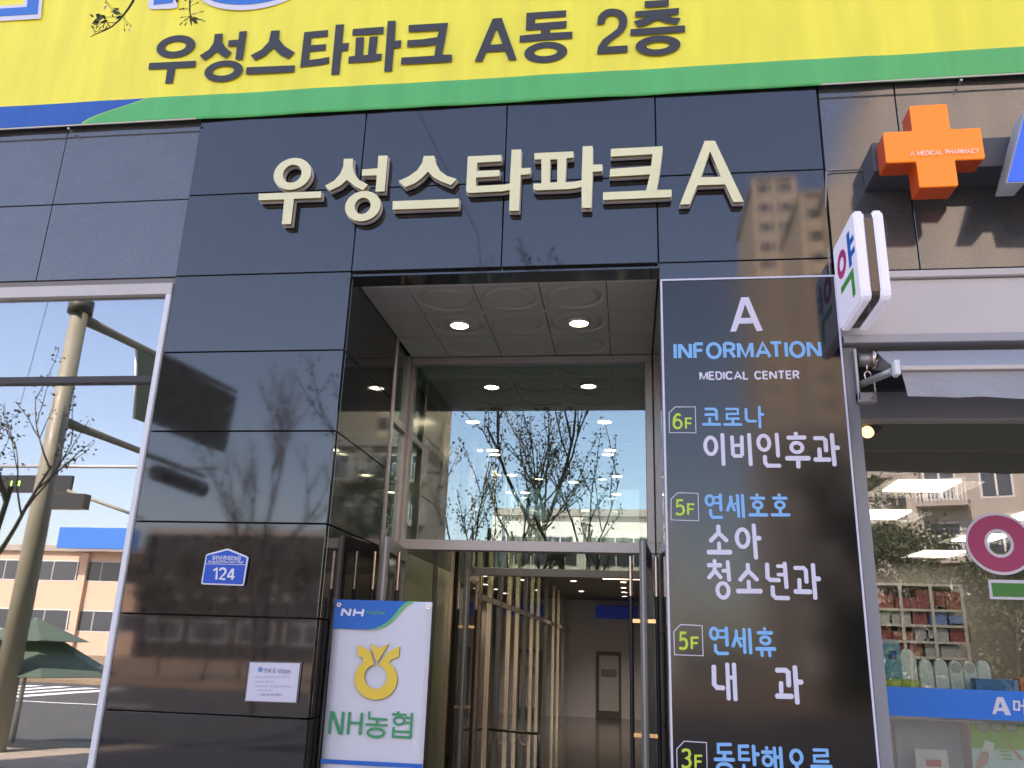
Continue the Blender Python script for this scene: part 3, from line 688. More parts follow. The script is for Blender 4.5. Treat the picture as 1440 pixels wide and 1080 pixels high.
# ================================================================== SIGNS
# ---- building name in raised metal letters
LY = 4.935
C1 = Crop(355, 190, 5.76, LY); C2 = Crop(545, 190, 5.76, LY); C3 = Crop(740, 180, 6.545, LY); C4 = Crop(920, 180, 8.307, LY)
NM = thing('building_name_sign', 'cream metal raised Korean building name ending in A across the dark granite over the entrance', 'sign', (-.8, 4.95, 4.6))
def offset_loop(lp, d):
    P = [Vector(p) for p in lp]; n = len(P)
    ar = sum(P[i].x * P[(i + 1) % n].y - P[(i + 1) % n].x * P[i].y for i in range(n)); s = 1 if ar > 0 else -1
    out = []
    for i in range(n):
        d1 = (P[i] - P[i - 1]).normalized(); d2 = (P[(i + 1) % n] - P[i]).normalized(); n1 = Vector((d1.y, -d1.x)) * s; n2 = Vector((d2.y, -d2.x)) * s
        nn = (n1 + n2); nn = nn.normalized() if nn.length > .01 else n1
        out.append(tuple(P[i] + nn * d / max(.5, nn.dot(n1))))
    return out
def metal_letter(groups):
    """groups: list of [outer, hole...] loops of one character"""
    for loops in groups:
        f = shape('letter', loops, LY + .001, .003, M_CREAM, NM)
        s = shape('letter_side', [offset_loop(loops[0], -.0015)] + [offset_loop(l, .0015) for l in loops[1:]], LY + .0165, .027, M_GOLD, NM)
        bk = shape('letter_backing', [offset_loop(loops[0], .003)] + [offset_loop(l, -.003) for l in loops[1:]], LY + .0415, .022, M_ACRYL, NM)
        for c_ in (s, bk):
            c_.parent = f; c_.location = c_.location - f.location
metal_letter([[C1.ring(172, 186, 474, 440), C1.ring(247, 240, 397, 385)], [C1.poly([(50, 475), (558, 455), (555, 507), (335, 515), (312, 720), (238, 722), (258, 520), (50, 527)])]])
metal_letter([[C1.poly([(740, 192), (815, 190), (812, 250), (825, 310), (860, 360), (935, 402), (895, 447), (830, 415), (765, 362), (710, 410), (625, 450), (588, 410), (660, 370), (710, 315), (735, 255)])],
              [C1.poly([(1020, 168), (1095, 165), (1070, 455), (997, 458), (1008, 325), (887, 328), (890, 278), (1013, 270)])], [C1.ring(750, 453, 1037, 695), C1.ring(828, 507, 957, 638)]])
metal_letter([[C2.poly([(293, 170), (378, 167), (385, 215), (425, 290), (480, 330), (560, 355), (513, 405), (440, 378), (370, 340), (327, 295), (280, 345), (220, 390), (140, 422), (88, 372), (170, 335), (240, 285), (280, 225)])], [C2.poly([(42, 535), (580, 515), (575, 583), (40, 603)])]])
metal_letter([[C2.poly([(650, 172), (922, 160), (920, 212), (728, 222), (722, 290), (910, 283), (905, 332), (718, 343), (714, 412), (850, 405), (950, 400), (990, 392), (1005, 118), (1083, 116), (1080, 268), (1160, 265), (1155, 315), (1078, 322), (1065, 612), (985, 612), (990, 442), (930, 455), (850, 458), (680, 468), (650, 466), (636, 450)])]])
metal_letter([[C3.poly([(75, 232), (435, 215), (432, 272), (370, 278), (358, 500), (440, 495), (510, 482), (520, 168), (612, 165), (612, 338), (700, 335), (700, 397), (612, 402), (600, 733), (512, 735), (510, 542), (450, 555), (380, 562), (90, 573), (65, 560), (65, 512), (140, 510), (140, 287), (75, 290)]), C3.poly([(222, 290), (287, 287), (285, 500), (215, 503)])]])
metal_letter([[C3.poly([(780, 192), (1255, 168), (1250, 230), (1230, 400), (1200, 570), (1338, 567), (1335, 635), (708, 662), (708, 592), (1103, 575), (1140, 425), (1000, 435), (770, 447), (772, 377), (1150, 350), (1163, 240), (780, 262)])]])
metal_letter([[C4.poly([(590, 150), (710, 150), (1045, 860), (925, 865), (828, 658), (505, 668), (415, 890), (300, 893)]), C4.poly([(652, 268), (545, 575), (780, 570)])]])

# ---- yellow banner over the facade
BY = 4.978; BZ = 5.336
def banner_mat():
    m = bpy.data.materials.new('printed_banner_cloth'); m.use_nodes = True; N = m.node_tree.nodes; L = m.node_tree.links; b = N['Principled BSDF']; b.inputs['Roughness'].default_value = .42
    tc = N.new('ShaderNodeTexCoord'); sp = N.new('ShaderNodeSeparateXYZ'); L.new(tc.outputs['Object'], sp.inputs[0])
    def math_(op, a, bb=None, cl=False):
        n = N.new('ShaderNodeMath'); n.operation = op; n.use_clamp = cl
        for i, v in enumerate((a, bb)):
            if v is None: continue
            if isinstance(v, (int, float)): n.inputs[i].default_value = v
            else: L.new(v, n.inputs[i])
        return n.outputs[0]
    def mixc(f, a, c):
        n = N.new('ShaderNodeMix'); n.data_type = 'RGBA'; L.new(f, n.inputs[0])
        for i, v in ((6, a), (7, c)):
            if isinstance(v, tuple): n.inputs[i].default_value = (*v, 1)
            else: L.new(v, n.inputs[i])
        return n.outputs[2]
    X, Z = sp.outputs[0], sp.outputs[2]       # object origin: world x 0, z BZ
    hb = onY(720, 108, BY).z - BZ
    zt_ = math_('DIVIDE', Z, hb)                # 0 bottom .. 1 top of band
    # s-curve border between blue (left) and green (right)
    xl, xr = onY(112, 178, BY).x, onY(205, 140, BY).x
    ss = N.new('ShaderNodeMapRange'); ss.interpolation_type = 'SMOOTHSTEP'; ss.inputs[1].default_value = 0; ss.inputs[2].default_value = 1; ss.inputs[3].default_value = 0; ss.inputs[4].default_value = 1
    L.new(zt_, ss.inputs[0]); t2 = math_('ADD', math_('MULTIPLY', math_('POWER', zt_, 2.2), .55), math_('MULTIPLY', ss.outputs[0], .45))
    xe = math_('ADD', math_('MULTIPLY', t2, xr - xl), xl)
    blue = math_('LESS_THAN', X, xe); lime = math_('LESS_THAN', X, math_('ADD', xe, .03))
    band = math_('LESS_THAN', Z, hb)
    c = mixc(lime, (.07, .48, .13), (.32, .55, .12)); c = mixc(blue, c, (.004, .10, .42)); c = mixc(band, (.97, .85, .06), c)
    # faint weave / print mottling
    nz = N.new('ShaderNodeTexNoise'); nz.inputs['Scale'].default_value = 3; mp = N.new('ShaderNodeMapping'); mp.inputs['Scale'].default_value = (2.2, 1, .35); L.new(tc.outputs['Object'], mp.inputs[0]); L.new(mp.outputs[0], nz.inputs[0])
    mr = N.new('ShaderNodeMapRange'); mr.inputs[1].default_value = .35; mr.inputs[2].default_value = .65; mr.inputs[3].default_value = .93; mr.inputs[4].default_value = 1.03; L.new(nz.outputs[0], mr.inputs[0])
    vs = N.new('ShaderNodeVectorMath'); vs.operation = 'SCALE'; L.new(c, vs.inputs[0]); L.new(mr.outputs[0], vs.inputs['Scale']); L.new(vs.outputs[0], b.inputs['Base Color'])
    bp = N.new('ShaderNodeBump'); bp.inputs['Strength'].default_value = .35; bp.inputs['Distance'].default_value = .03; L.new(nz.outputs[0], bp.inputs['Height']); L.new(bp.outputs[0], b.inputs['Normal'])
    return m
YB = thing('yellow_banner', 'large yellow banner with black Korean lettering and green and blue lower band', 'banner', (0, BY, BZ))
nx, nz_ = 160, 16; x0, x1, zt_ = -6.5, 4.6, 2.4; V = []; F = []
for i in range(nx + 1):
    for j in range(nz_ + 1):
        x = x0 + (x1 - x0) * i / nx; z = zt_ * (j / nz_) ** 1.6
        e = math.exp(-z * 4)
        y = .003 * math.sin(x * 4.1 + z * 1.7) + .001 * math.sin(x * 11.3 - z * 3.1) + e * (.003 * math.sin(x * 6.7 + 1) + .0015 * math.sin(x * 15))
        zz_ = z
        V.append((x, y, zz_))
for i in range(nx):
    for j in range(nz_): a0 = i * (nz_ + 1) + j; F.append((a0, a0 + nz_ + 1, a0 + nz_ + 2, a0 + 1))
me = pydata(V, F)
for p in me.polygons: p.use_smooth = True
clo = link('banner_cloth', me, banner_mat(), YB); sm = clo.modifiers.new('s', 'SOLIDIFY'); sm.thickness = .003
TY = BY - .0105
M_INK = mat('banner_black_ink', (.045, .045, .05), .6)
C5 = Crop(200, 20, 5.538, TY); C6 = Crop(440, 10, 5.538, TY); C7 = Crop(660, 0, 4.5, TY); CP = Crop(0, 0, 1, TY)
for loops in ([C5.ring(113, 165, 410, 338), C5.ring(176, 212, 342, 290)], [C5.poly([(55, 380), (420, 362), (412, 410), (258, 420), (238, 537), (178, 540), (195, 425), (48, 430)])],
  [C5.poly([(565, 155), (628, 150), (622, 215), (650, 260), (695, 297), (655, 343), (610, 315), (578, 285), (540, 325), (483, 360), (447, 322), (520, 275), (555, 225)])],
  [C5.poly([(757, 135), (815, 130), (782, 352), (725, 352), (738, 245), (668, 250), (673, 203), (750, 198)])], [C5.ring(485, 361, 782, 523), C5.ring(548, 403, 715, 478)],
  [C5.poly([(1005, 128), (1070, 126), (1065, 195), (1110, 250), (1187, 298), (1140, 347), (1075, 315), (1020, 260), (960, 320), (880, 360), (845, 320), (930, 275), (985, 215)])], [C5.poly([(812, 413), (1190, 398), (1185, 450), (807, 467)])],
  [C6.poly([(-67, 195), (118, 178), (115, 230), (-11, 240), (-17, 297), (103, 288), (98, 338), (-24, 347), (-31, 412), (50, 402), (128, 388), (125, 438), (60, 452), (-99, 468)])],
  [C6.poly([(178, 137), (242, 134), (230, 282), (280, 278), (273, 337), (224, 342), (205, 523), (142, 527)])],
  [C6.poly([(312, 170), (552, 153), (547, 207), (306, 220)])], [C6.poly([(335, 237), (398, 233), (390, 375), (428, 372), (442, 230), (507, 227), (490, 367), (538, 360), (533, 410), (460, 425), (275, 436), (280, 385), (328, 380)])],
  [C6.poly([(583, 108), (645, 106), (637, 262), (688, 258), (683, 313), (630, 318), (615, 498), (555, 502)])],
  [C6.poly([(745, 140), (1053, 122), (1008, 370), (1084, 370), (1080, 425), (685, 447), (690, 393), (947, 378), (960, 290), (880, 300), (733, 310), (737, 258), (860, 250), (970, 233), (983, 178), (745, 193)])],
  [C7.poly([(148, 118), (205, 113), (300, 378), (250, 382), (228, 322), (108, 328), (83, 388), (33, 390)]), C7.poly([(173, 178), (130, 283), (210, 278)])],
  [C7.poly([(362, 82), (613, 65), (612, 105), (415, 118), (415, 148), (617, 132), (613, 177), (512, 185), (512, 208), (652, 200), (652, 243), (318, 268), (320, 225), (453, 213), (453, 188), (358, 193)])], [C7.ring(347, 265, 620, 397), C7.ring(410, 303, 557, 355)],
  [C7.poly([(808, 157), (815, 105), (835, 80), (860, 63), (885, 56), (910, 54), (940, 58), (965, 68), (985, 85), (997, 110), (1000, 135), (995, 165), (980, 195), (950, 222), (900, 258), (865, 295), (1002, 287), (1002, 330), (808, 343), (815, 295), (845, 250), (900, 210), (935, 182), (947, 155), (948, 130), (935, 105), (908, 95), (880, 100), (862, 120), (855, 150)])],
  [C7.poly([(1110, 7), (1263, -2), (1262, 38), (1110, 48)])], [C7.poly([(1050, 72), (1327, 50), (1325, 90), (1245, 97), (1290, 110), (1338, 115), (1315, 155), (1250, 145), (1188, 122), (1130, 155), (1068, 173), (1040, 135), (1090, 120), (1130, 103), (1050, 108)])],
  [C7.poly([(1020, 185), (1365, 160), (1365, 202), (1018, 225)])], [C7.ring(1050, 225, 1337, 350), C7.ring(1118, 263, 1268, 312)]):
    shape('lettering', loops, TY, .002, M_INK, YB)
M_BB = mat('banner_blue_ink', (.03, .18, .58), .5); M_BW = mat('banner_white_ink', (.72, .70, .78), .5)
for bl, wh in (([CP.poly([(-60, -60), (60, -64), (53, 20), (-60, 27)]), CP.poly([(-40, -40), (44, -44), (38, 10), (-40, 15)])], [CP.poly([(-70, -70), (67, -72), (57, 26), (-70, 34)]), CP.poly([(-38, -38), (38, -40), (33, 6), (-38, 11)])]),
               ([CP.poly([(222, -80), (252, -80), (243, 4), (216, 7)])], [CP.poly([(212, -84), (260, -84), (249, 10), (243, 12), (212, 13), (208, 9)])]),
               ([CP.ring(282, -50, 428, 5.5), CP.ring(320, -36, 390, -12)], [CP.ring(276, -58, 434, 12.5), CP.ring(326, -32, 384, -16)])):
    shape('outline', wh, TY + .001, .002, M_BW, YB); shape('lettering', bl, TY - .002, .002, M_BB, YB)
for px, py in ((96, 181), (1352, 113)):
    p = onY(px, py - 1, BY - .03); V_, F_ = tube_me([p - YB.location, p - YB.location + Vector((0, .05, -.004))], .009, 8); link('eyelet', pydata(V_, F_), M_STEEL, YB)
box('edge_cord', (-6.5, -3.10, 4.94, 4.948, 5.312, 5.322), mat('pale_cord', (.6, .55, .45), .6), YB); box('edge_cord', (1.29, 4.4, 4.94, 4.948, 5.312, 5.322), mat('pale_cord', ()), YB)

# ---- information directory sign
IY = 4.93
M_SIGN = mat('black_sign_film', (.007, .006, .007), .09, ior=1.6, noise=.2, nscale=2)
M_LAV = mat('white_vinyl', (.72, .69, .80), .5); M_SKY = mat('sky_blue_vinyl', (.20, .50, .85), .5); M_LIME = mat('lime_vinyl', (.55, .75, .06), .5)
IS = thing('directory_sign', 'tall black clinic directory board with white and blue lettering right of the entrance', 'sign', (.74, IY, 2))
box('board', (.224, 1.262, IY, 4.995, .2, 3.925), M_SIGN, IS)
tl, tr_ = onY(928, 400, IY), onY(1168, 393, IY)
for b_ in ((.216, .226, IY - .006, 4.99, .2, 3.925), (1.258, 1.268, IY - .006, 4.99, .2, 3.925), (.216, 1.268, IY - .006, 4.99, 3.925, 3.936)): box('sign_frame', b_, M_LAV, IS)
CH = Crop(930, 400, 5.538, IY - .002)
shape('letter', [CH.poly([(537, 367), (622, 100), (680, 100), (790, 360), (742, 364), (715, 303), (605, 306), (582, 367)]), CH.poly([(652, 155), (618, 262), (698, 260)])], IY - .002, .002, M_LAV, IS)
a = CH.p(107, 517); b_ = CH.p(1260, 505); t = CH.p(680, 457)[1]; u = CH.p(680, 567)[1]
caps('INFORMATION', a[0], b_[0], u, t, IY - .002, CH.m(26, 600, 500), M_SKY, IS)
a = CH.p(303, 710); b_ = CH.p(1068, 703); t = CH.p(680, 680)[1]; u = CH.p(680, 736)[1]
caps('MEDICAL CENTER', a[0], b_[0], u, t, IY - .002, CH.m(14, 600, 700), M_LAV, IS)
CA = Crop(935, 560, 5.538, IY - .002); CB = Crop(935, 740, 5.538, IY - .002); CC = Crop(935, 860, 4.911, IY - .002)
def G(cr, st, m): glyph('letter', cr, st, m, IS)
w_ = 22
G(CA, [([(308, 84), (385, 84), (401, 98), (403, 175)], w_), ([(308, 128), (400, 127)], w_), ([(348, 150), (349, 200)], w_), ([(290, 204), (437, 204)], w_)], M_SKY)
G(CA, [([(470, 84), (567, 84), (568, 122), (482, 123), (483, 160), (582, 159)], 20), ([(529, 160), (530, 200)], w_), ([(455, 205), (603, 205)], w_)], M_SKY)
G(CA, [([(631, 76), (633, 160), (650, 179), (716, 179)], w_), ([(734, 60), (741, 236)], w_), ([(740, 127), (773, 127)], w_)], M_SKY)
G(CA, [('o', 357, 371, 43, 65, 30), ([(447, 272), (457, 527)], 30)], M_LAV)
G(CA, [([(522, 290), (530, 435), (545, 450), (592, 450), (602, 437), (598, 290)], 29), ([(528, 368), (600, 366)], 26), ([(654, 272), (669, 529)], 30)], M_LAV)
G(CA, [('o', 770, 347, 43, 56, 30), ([(869, 270), (883, 461)], 30), ([(778, 443), (781, 503), (800, 526), (906, 526)], 32)], M_LAV)
G(CA, [([(1018, 262), (1020, 300)], 32), ([(947, 308), (1101, 306)], 34), ('o', 1027, 384, 43, 37, 30), ([(936, 468), (1135, 468)], 38), ([(1037, 470), (1040, 548)], 34)], M_LAV)
G(CA, [([(1154, 311), (1230, 311), (1250, 328), (1256, 421)], 33), ([(1202, 384), (1207, 470)], 33), ([(1157, 478), (1296, 478)], 36), ([(1298, 272), (1322, 531)], 33), ([(1315, 386), (1362, 386)], 36)], M_LAV)
G(CA, [('o', 349, 796, 29, 37, 23), ([(430, 742), (437, 882)], 25), ([(380, 772), (430, 772)], 18), ([(380, 818), (432, 818)], 18), ([(354, 862), (357, 912), (374, 930), (453, 928)], 25)], M_SKY)
G(CA, [([(512, 758), (514, 800), (484, 882)], 25), ([(515, 805), (545, 882)], 23), ([(538, 822), (570, 822)], 20), ([(563, 747), (576, 931)], 24), ([(602, 747), (613, 934)], 25)], M_SKY)
for dx in (0, 173):
    G(CA, [([(716 + dx, 742), (717 + dx, 766)], 26), ([(661 + dx, 778), (781 + dx, 779)], 24), ('o', 722 + dx, 832, 33, 26, 23), ([(724 + dx, 862), (726 + dx, 900)], 25), ([(651 + dx, 909), (805 + dx, 909)], 26)], M_SKY)
G(CB, [([(415, -12), (418, 50), (348, 122)], 33), ([(420, 55), (490, 120)], 33), ([(420, 120), (424, 195)], 30), ([(325, 202), (524, 203)], 38)], M_LAV)
G(CB, [('o', 605, 93, 45, 68, 32), ([(690, -20), (710, 260)], 32), ([(705, 92), (751, 94)], 36)], M_LAV)
G(CB, [([(385, 256), (387, 290)], 30), ([(327, 303), (446, 304)], 34), ([(388, 312), (388, 345), (336, 410)], 31), ([(390, 348), (443, 408)], 31), ([(440, 347), (487, 347)], 28), ([(487, 265), (501, 432)], 31), ('o', 452, 500, 43, 56, 31)], M_LAV)
G(CB, [([(644, 286), (648, 345), (578, 427)], 33), ([(650, 350), (727, 425)], 33), ([(651, 418), (655, 498)], 31), ([(554, 505), (760, 506)], 37)], M_LAV)
G(CB, [([(795, 284), (799, 398), (820, 418), (902, 420)], 33), ([(866, 311), (928, 311)], 28), ([(870, 377), (930, 378)], 28), ([(931, 277), (948, 489)], 32), ([(838, 461), (841, 535), (864, 558), (974, 561)], 33)], M_LAV)
G(CB, [([(1001, 325), (1078, 325), (1097, 342), (1104, 447)], 32), ([(1046, 404), (1049, 492)], 31), ([(1002, 508), (1146, 511)], 38), ([(1151, 288), (1172, 573)], 33), ([(1164, 408), (1214, 411)], 38)], M_LAV)
G(CC, [('o', 340, 152, 25, 37, 22), ([(423, 104), (430, 242)], 24), ([(370, 132), (420, 132)], 17), ([(372, 178), (425, 178)], 17), ([(347, 224), (350, 272), (368, 289), (442, 289)], 23)], M_SKY)
G(CC, [([(492, 124), (494, 168), (468, 247)], 23), ([(496, 174), (529, 247)], 22), ([(515, 186), (548, 186)], 18), ([(544, 114), (553, 293)], 23), ([(582, 114), (593, 296)], 24)], M_SKY)
G(CC, [([(687, 108), (688, 132)], 23), ([(634, 146), (746, 147)], 24), ('o', 693, 199, 31, 24, 22), ([(624, 257), (768, 258)], 26), ([(668, 262), (672, 314)], 22), ([(720, 262), (725, 315)], 22)], M_SKY)
G(CC, [([(338, 367), (340, 500), (360, 525), (416, 528)], 32), ([(430, 353), (441, 614)], 28), ([(440, 455), (475, 456)], 26), ([(476, 353), (488, 619)], 29)], M_LAV)
G(CC, [([(761, 405), (832, 405), (851, 420), (856, 523)], 34), ([(802, 481), (803, 565)], 30), ([(761, 583), (889, 586)], 36), ([(896, 371), (915, 642)], 32), ([(910, 486), (955, 488)], 34)], M_LAV)
G(CC, [([(462, 918), (368, 918), (369, 973), (465, 975)], 23), ([(411, 980), (411, 1020)], 25), ([(337, 1020), (484, 1024)], 24), ('o', 412, 1082, 48, 30, 24)], M_SKY)
G(CC, [([(582, 930), (514, 930), (516, 1020), (590, 1022)], 24), ([(520, 975), (580, 975)], 20), ([(611, 919), (620, 1068)], 25), ([(617, 985), (654, 986)], 26), ([(545, 1052), (548, 1112), (640, 1116)], 24)], M_SKY)
G(CC, [([(702, 930), (703, 955)], 24), ([(664, 970), (744, 972)], 24), ('o', 709, 1030, 30, 32, 22), ([(754, 932), (766, 1092)], 23), ([(760, 1004), (800, 1005)], 22), ([(796, 932), (808, 1110)], 24)], M_SKY)
G(CC, [('o', 908, 1005, 37, 46, 24), ([(911, 1055), (913, 1110)], 26), ([(838, 1116), (990, 1120)], 26)], M_SKY)
G(CC, [([(1020, 955), (1119, 957), (1122, 995), (1032, 997), (1034, 1034), (1136, 1036)], 22), ([(1005, 1070), (1157, 1073)], 26)], M_SKY)
for cr, pts, d1, bb1, bb2 in ((CA, [(80, 68), (236, 68), (242, 270), (35, 268), (33, 115)], '6', (60, 115, 138, 243), (155, 150, 210, 237)), (CA, [(100, 737), (258, 740), (263, 955), (48, 948), (48, 785)], '5', (78, 785, 157, 915), (172, 818, 230, 908)),
                              (CC, [(108, 90), (257, 97), (264, 305), (66, 298), (62, 138)], '5', (92, 138, 162, 266), (177, 172, 233, 260)), (CC, [(133, 895), (287, 905), (292, 1110), (85, 1100), (82, 950)], '3', (110, 945, 186, 1085), (203, 988, 258, 1080))):
    shape('floor_box', stroke_loops([cr.p(*q) for q in pts], cr.m(6, *pts[0]), True), IY - .002, .002, M_LAV, IS)
    x0, y0, x1, y1 = bb1; W_, H_ = x1 - x0, y1 - y0
    q = lambda u_, v_: (x0 + 9 + u_ * (W_ - 18), y0 + 9 + v_ * (H_ - 18))
    if d1 == '6': glyph('digit', cr, [('o', x0 + W_ / 2, y1 - H_ * .33, W_ / 2 - 9, H_ * .33 - 9, 18), ([q(.92, .12), q(.62, 0), q(.3, .06), q(.06, .3), q(0, .62)], 18)], M_LIME, IS)
    if d1 == '5': glyph('digit', cr, [([q(.92, .0), q(.2, 0), q(.1, .45), q(.5, .36), q(.85, .45), q(1, .7), q(.85, .93), q(.5, 1), q(.15, .97), q(0, .88)], 18)], M_LIME, IS)
    if d1 == '3': glyph('digit', cr, [([q(0, .12), q(.2, .02), q(.5, 0), q(.82, .06), q(.92, .24), q(.8, .42), q(.45, .48), q(.85, .54), q(1, .75), q(.85, .94), q(.5, 1), q(.15, .97), q(0, .86)], 18)], M_LIME, IS)
    x0, y0, x1, y1 = bb2
    glyph('digit', cr, [([(x0 + 8, y0), (x0 + 9, y1)], 16), ([(x0, y0 + 8), (x1, y0 + 8)], 15), ([(x0 + 8, (y0 + y1) / 2 + 2), (x1 - 5, (y0 + y1) / 2 + 2)], 15)], M_LIME, IS)

# ---- house number plate
PY = 4.975
PL = thing('house_number_plate', 'blue pentagonal house number plate 124 on the dark granite left of the entrance', 'sign', (-2.45, PY, 2.1))
M_PB = mat('plate_blue', (.0, .085, .50), .35); M_PW = mat('plate_white', (.75, .75, .80), .4)
CN = Crop(260, 740, 4.0, PY)
shape('plate', [CN.poly([(240, 126), (252, 129), (348, 168), (356, 176), (331, 328), (325, 335), (98, 327), (91, 320), (118, 162), (126, 156), (230, 127)])], PY + .004, .006, M_PW, PL)
shape('face', [CN.poly([(241, 135), (347, 178), (324, 327), (99, 319), (124, 165)])], PY, .002, M_PB, PL)
shape('rule', [CN.poly([(119, 210), (340, 215), (340, 218), (119, 213)])], PY - .002, .001, M_PW, PL)
text_crop('동탄순환대로20길', CN, 155, 165, 315, 194, M_PW, PL, .012, .002)
text_crop('Dongtansunhwan-daero 20-gil', CN, 133, 194, 328, 210, M_PW, PL, .008, .002)
glyph('digit', CN, [([(162, 250), (182, 238), (178, 300)], 12)], M_PW, PL, th=.001, Y=PY - .003)
glyph('digit', CN, [([(196, 250), (203, 240), (215, 237), (228, 242), (231, 256), (222, 270), (196, 296), (228, 298)], 11)], M_PW, PL, th=.001, Y=PY - .003)
glyph('digit', CN, [([(267, 302), (273, 238)], 11), ([(270, 240), (242, 282)], 10), ([(238, 283), (282, 285)], 10)], M_PW, PL, th=.001, Y=PY - .003)

# ---- paper notice
NP = thing('paper_notice', 'white paper notice taped to the dark granite low left of the entrance', 'notice', (-2.07, 4.98, 1.46))
shape('tape_sheet', [CN.poly([(355, 758), (655, 764), (628, 998), (328, 988)])], 4.990, .001, mat('clear_tape', (.13, .12, .12), .15), NP)
shape('paper', [CN.poly([(362, 766), (644, 771), (620, 992), (336, 982)])], 4.986, .001, mat('notice_paper', (.64, .62, .70), .6), NP)
M_TXT = mat('notice_grey_ink', (.30, .30, .36), .6); M_TXF = mat('notice_faint_ink', (.50, .49, .56), .6)
shape('badge', [CN.ring(407, 791, 435, 821)], 4.9845, .001, mat('badge_blue', (.12, .3, .55), .6), NP)
text_crop('연세 휴 내과(5F)', CN, 441, 800, 592, 832, M_TXT, NP, .01, -.0095)
for k, (xa, xb, yy_) in enumerate(((390, 590, 848), (392, 500, 874), (392, 592, 900), (404, 490, 922), (420, 545, 948))):
    x = xa
    while x < xb:
        wv = rnd(6, 16); shape('text_mark', [CN.poly([(x, yy_ - 5), (min(x + wv, xb), yy_ - 5 + .2), (min(x + wv, xb), yy_ + 5), (x, yy_ + 5)])], 4.9845, .0008, M_TXF if k != 4 else M_TXT, NP); x += wv + rnd(3, 8)

# ---- NH banner on a stand
NY = 5.15
NB = thing('banner_stand', 'white and blue bank banner with yellow emblem on a black stand', 'banner', (-1.48, NY, 0))
CNH = Crop(430, 820, 4.154, NY)
tl, tr_ = onY(472, 844, NY), onY(608, 846, NY)
sx0, sx1, sz1 = tl.x, tr_.x, (tl.z + tr_.z) / 2
V = []; F = []
for i in range(13):
    for j in range(31):
        x = sx0 + (sx1 - sx0) * i / 12; z = .22 + (sz1 - .22) * j / 30
        V.append(Vector((x, NY + .004 * math.sin(i * .9 + j * .15), z)) - NB.location)
for i in range(12):
    for j in range(30): a0 = i * 31 + j; F.append((a0, a0 + 31, a0 + 32, a0 + 1))
me = pydata(V, F)
for p in me.polygons: p.use_smooth = True
o = link('banner_sheet', me, mat('banner_vinyl_white', (.66, .66, .70), .5), NB); sm = o.modifiers.new('s', 'SOLIDIFY'); sm.thickness = .002
PYN = NY - .009
CNH = Crop(430, 820, 4.154, PYN)
bt = CNH.p(400, 101)[1]; xl_ = onY(472, 850, PYN).x
bh = CNH.p(200, 269)[1]
top = [CNH.p(x, 105)[0] for x in (597, 640)]
edge = [(597, 106), (570, 124), (545, 150), (522, 180), (500, 205), (472, 230), (440, 250), (400, 265), (350, 271)]
out_ = [(640, 107), (600, 125), (572, 148), (545, 180), (520, 210), (490, 238), (455, 257), (420, 268), (375, 273)]
eb = CNH.poly(edge); og = CNH.poly(out_)
M_NB = mat('bank_blue', (.0, .13, .50), .45); M_NG = mat('bank_green', (.10, .48, .17), .45); M_NT = mat('bank_text_green', (.025, .30, .12), .45); M_NY = mat('bank_yellow', (.85, .58, .06), .45); M_ND = mat('emblem_edge', (.12, .09, .03), .5)
shape('header_blue', [[(sx0 + .001, bt)] + eb + [(sx0 + .001, eb[-1][1])]], PYN, .001, M_NB, NB)
shape('header_green', [eb + og[::-1]], PYN - .0012, .001, M_NG, NB)
glyph('lettering', CNH, [([(210, 192), (218, 148)], 13), ([(218, 150), (256, 190)], 13), ([(255, 192), (263, 149)], 13)], M_PW, NB, .001, PYN - .002)
glyph('lettering', CNH, [([(280, 193), (288, 150)], 13), ([(329, 195), (337, 151)], 13), ([(284, 172), (333, 174)], 12)], M_PW, NB, .001, PYN - .002)
text_crop('NongHyup', CNH, 350, 160, 463, 187, M_NG, NB, 0, .002, shear=.25)
def emblem(dx, dy, Y, m, name):
    f = lambda L_: CNH.poly([(x + dx, y + dy) for x, y in L_])
    n = 44; outer = []
    for k in range(n + 1):
        a_ = math.radians(128 + (412 - 128) * k / n); outer.append((410 + 125 * math.cos(a_), 560 - 121 * math.sin(a_)))
    # body: ring with two wings, cut by the V
    inner = []
    for k in range(n + 1):
        a_ = math.radians(88 + (452 - 88 - 356) * 0 - 356 * k / n); inner.append((408 + 66 * math.cos(a_), 547 - 70 * math.sin(a_)))
    left = [(402, 476), (378, 397), (308, 360), (301, 420), (337, 440)]
    right = [(500, 447), (543, 431), (550, 368), (481, 403), (428, 470)]
    L_ = left + outer + right
    inn = []
    for k in range(n + 1):
        a_ = math.radians(80 - 340 * k / n); inn.append((408 + 66 * math.cos(a_), 547 - 70 * math.sin(a_)))
    shape(name, [f(L_ + inn)], Y, .001, m, NB)
    shape(name, [f([(375, 350), (430, 381), (487, 353), (416, 466)])], Y, .001, m, NB)
emblem(2.5, 2.5, PYN - .0002, M_ND, 'emblem_edge'); emblem(0, 0, PYN - .0016, M_NY, 'emblem')
glyph('lettering', CNH, [([(150, 747), (137, 881)], 18), ([(158, 749), (200, 882)], 19), ([(220, 751), (208, 886)], 18)], M_NT, NB, .001, PYN - .001)
glyph('lettering', CNH, [([(258, 751), (246, 885)], 17), ([(329, 756), (317, 888)], 17), ([(252, 815), (322, 819)], 14)], M_NT, NB, .001, PYN - .001)
glyph('lettering', CNH, [([(372, 748), (370, 790), (478, 798)], 13), ([(417, 797), (416, 825)], 14), ([(349, 825), (479, 831)], 12), ('o', 410, 874, 48, 24, 15)], M_NT, NB, .001, PYN - .001)
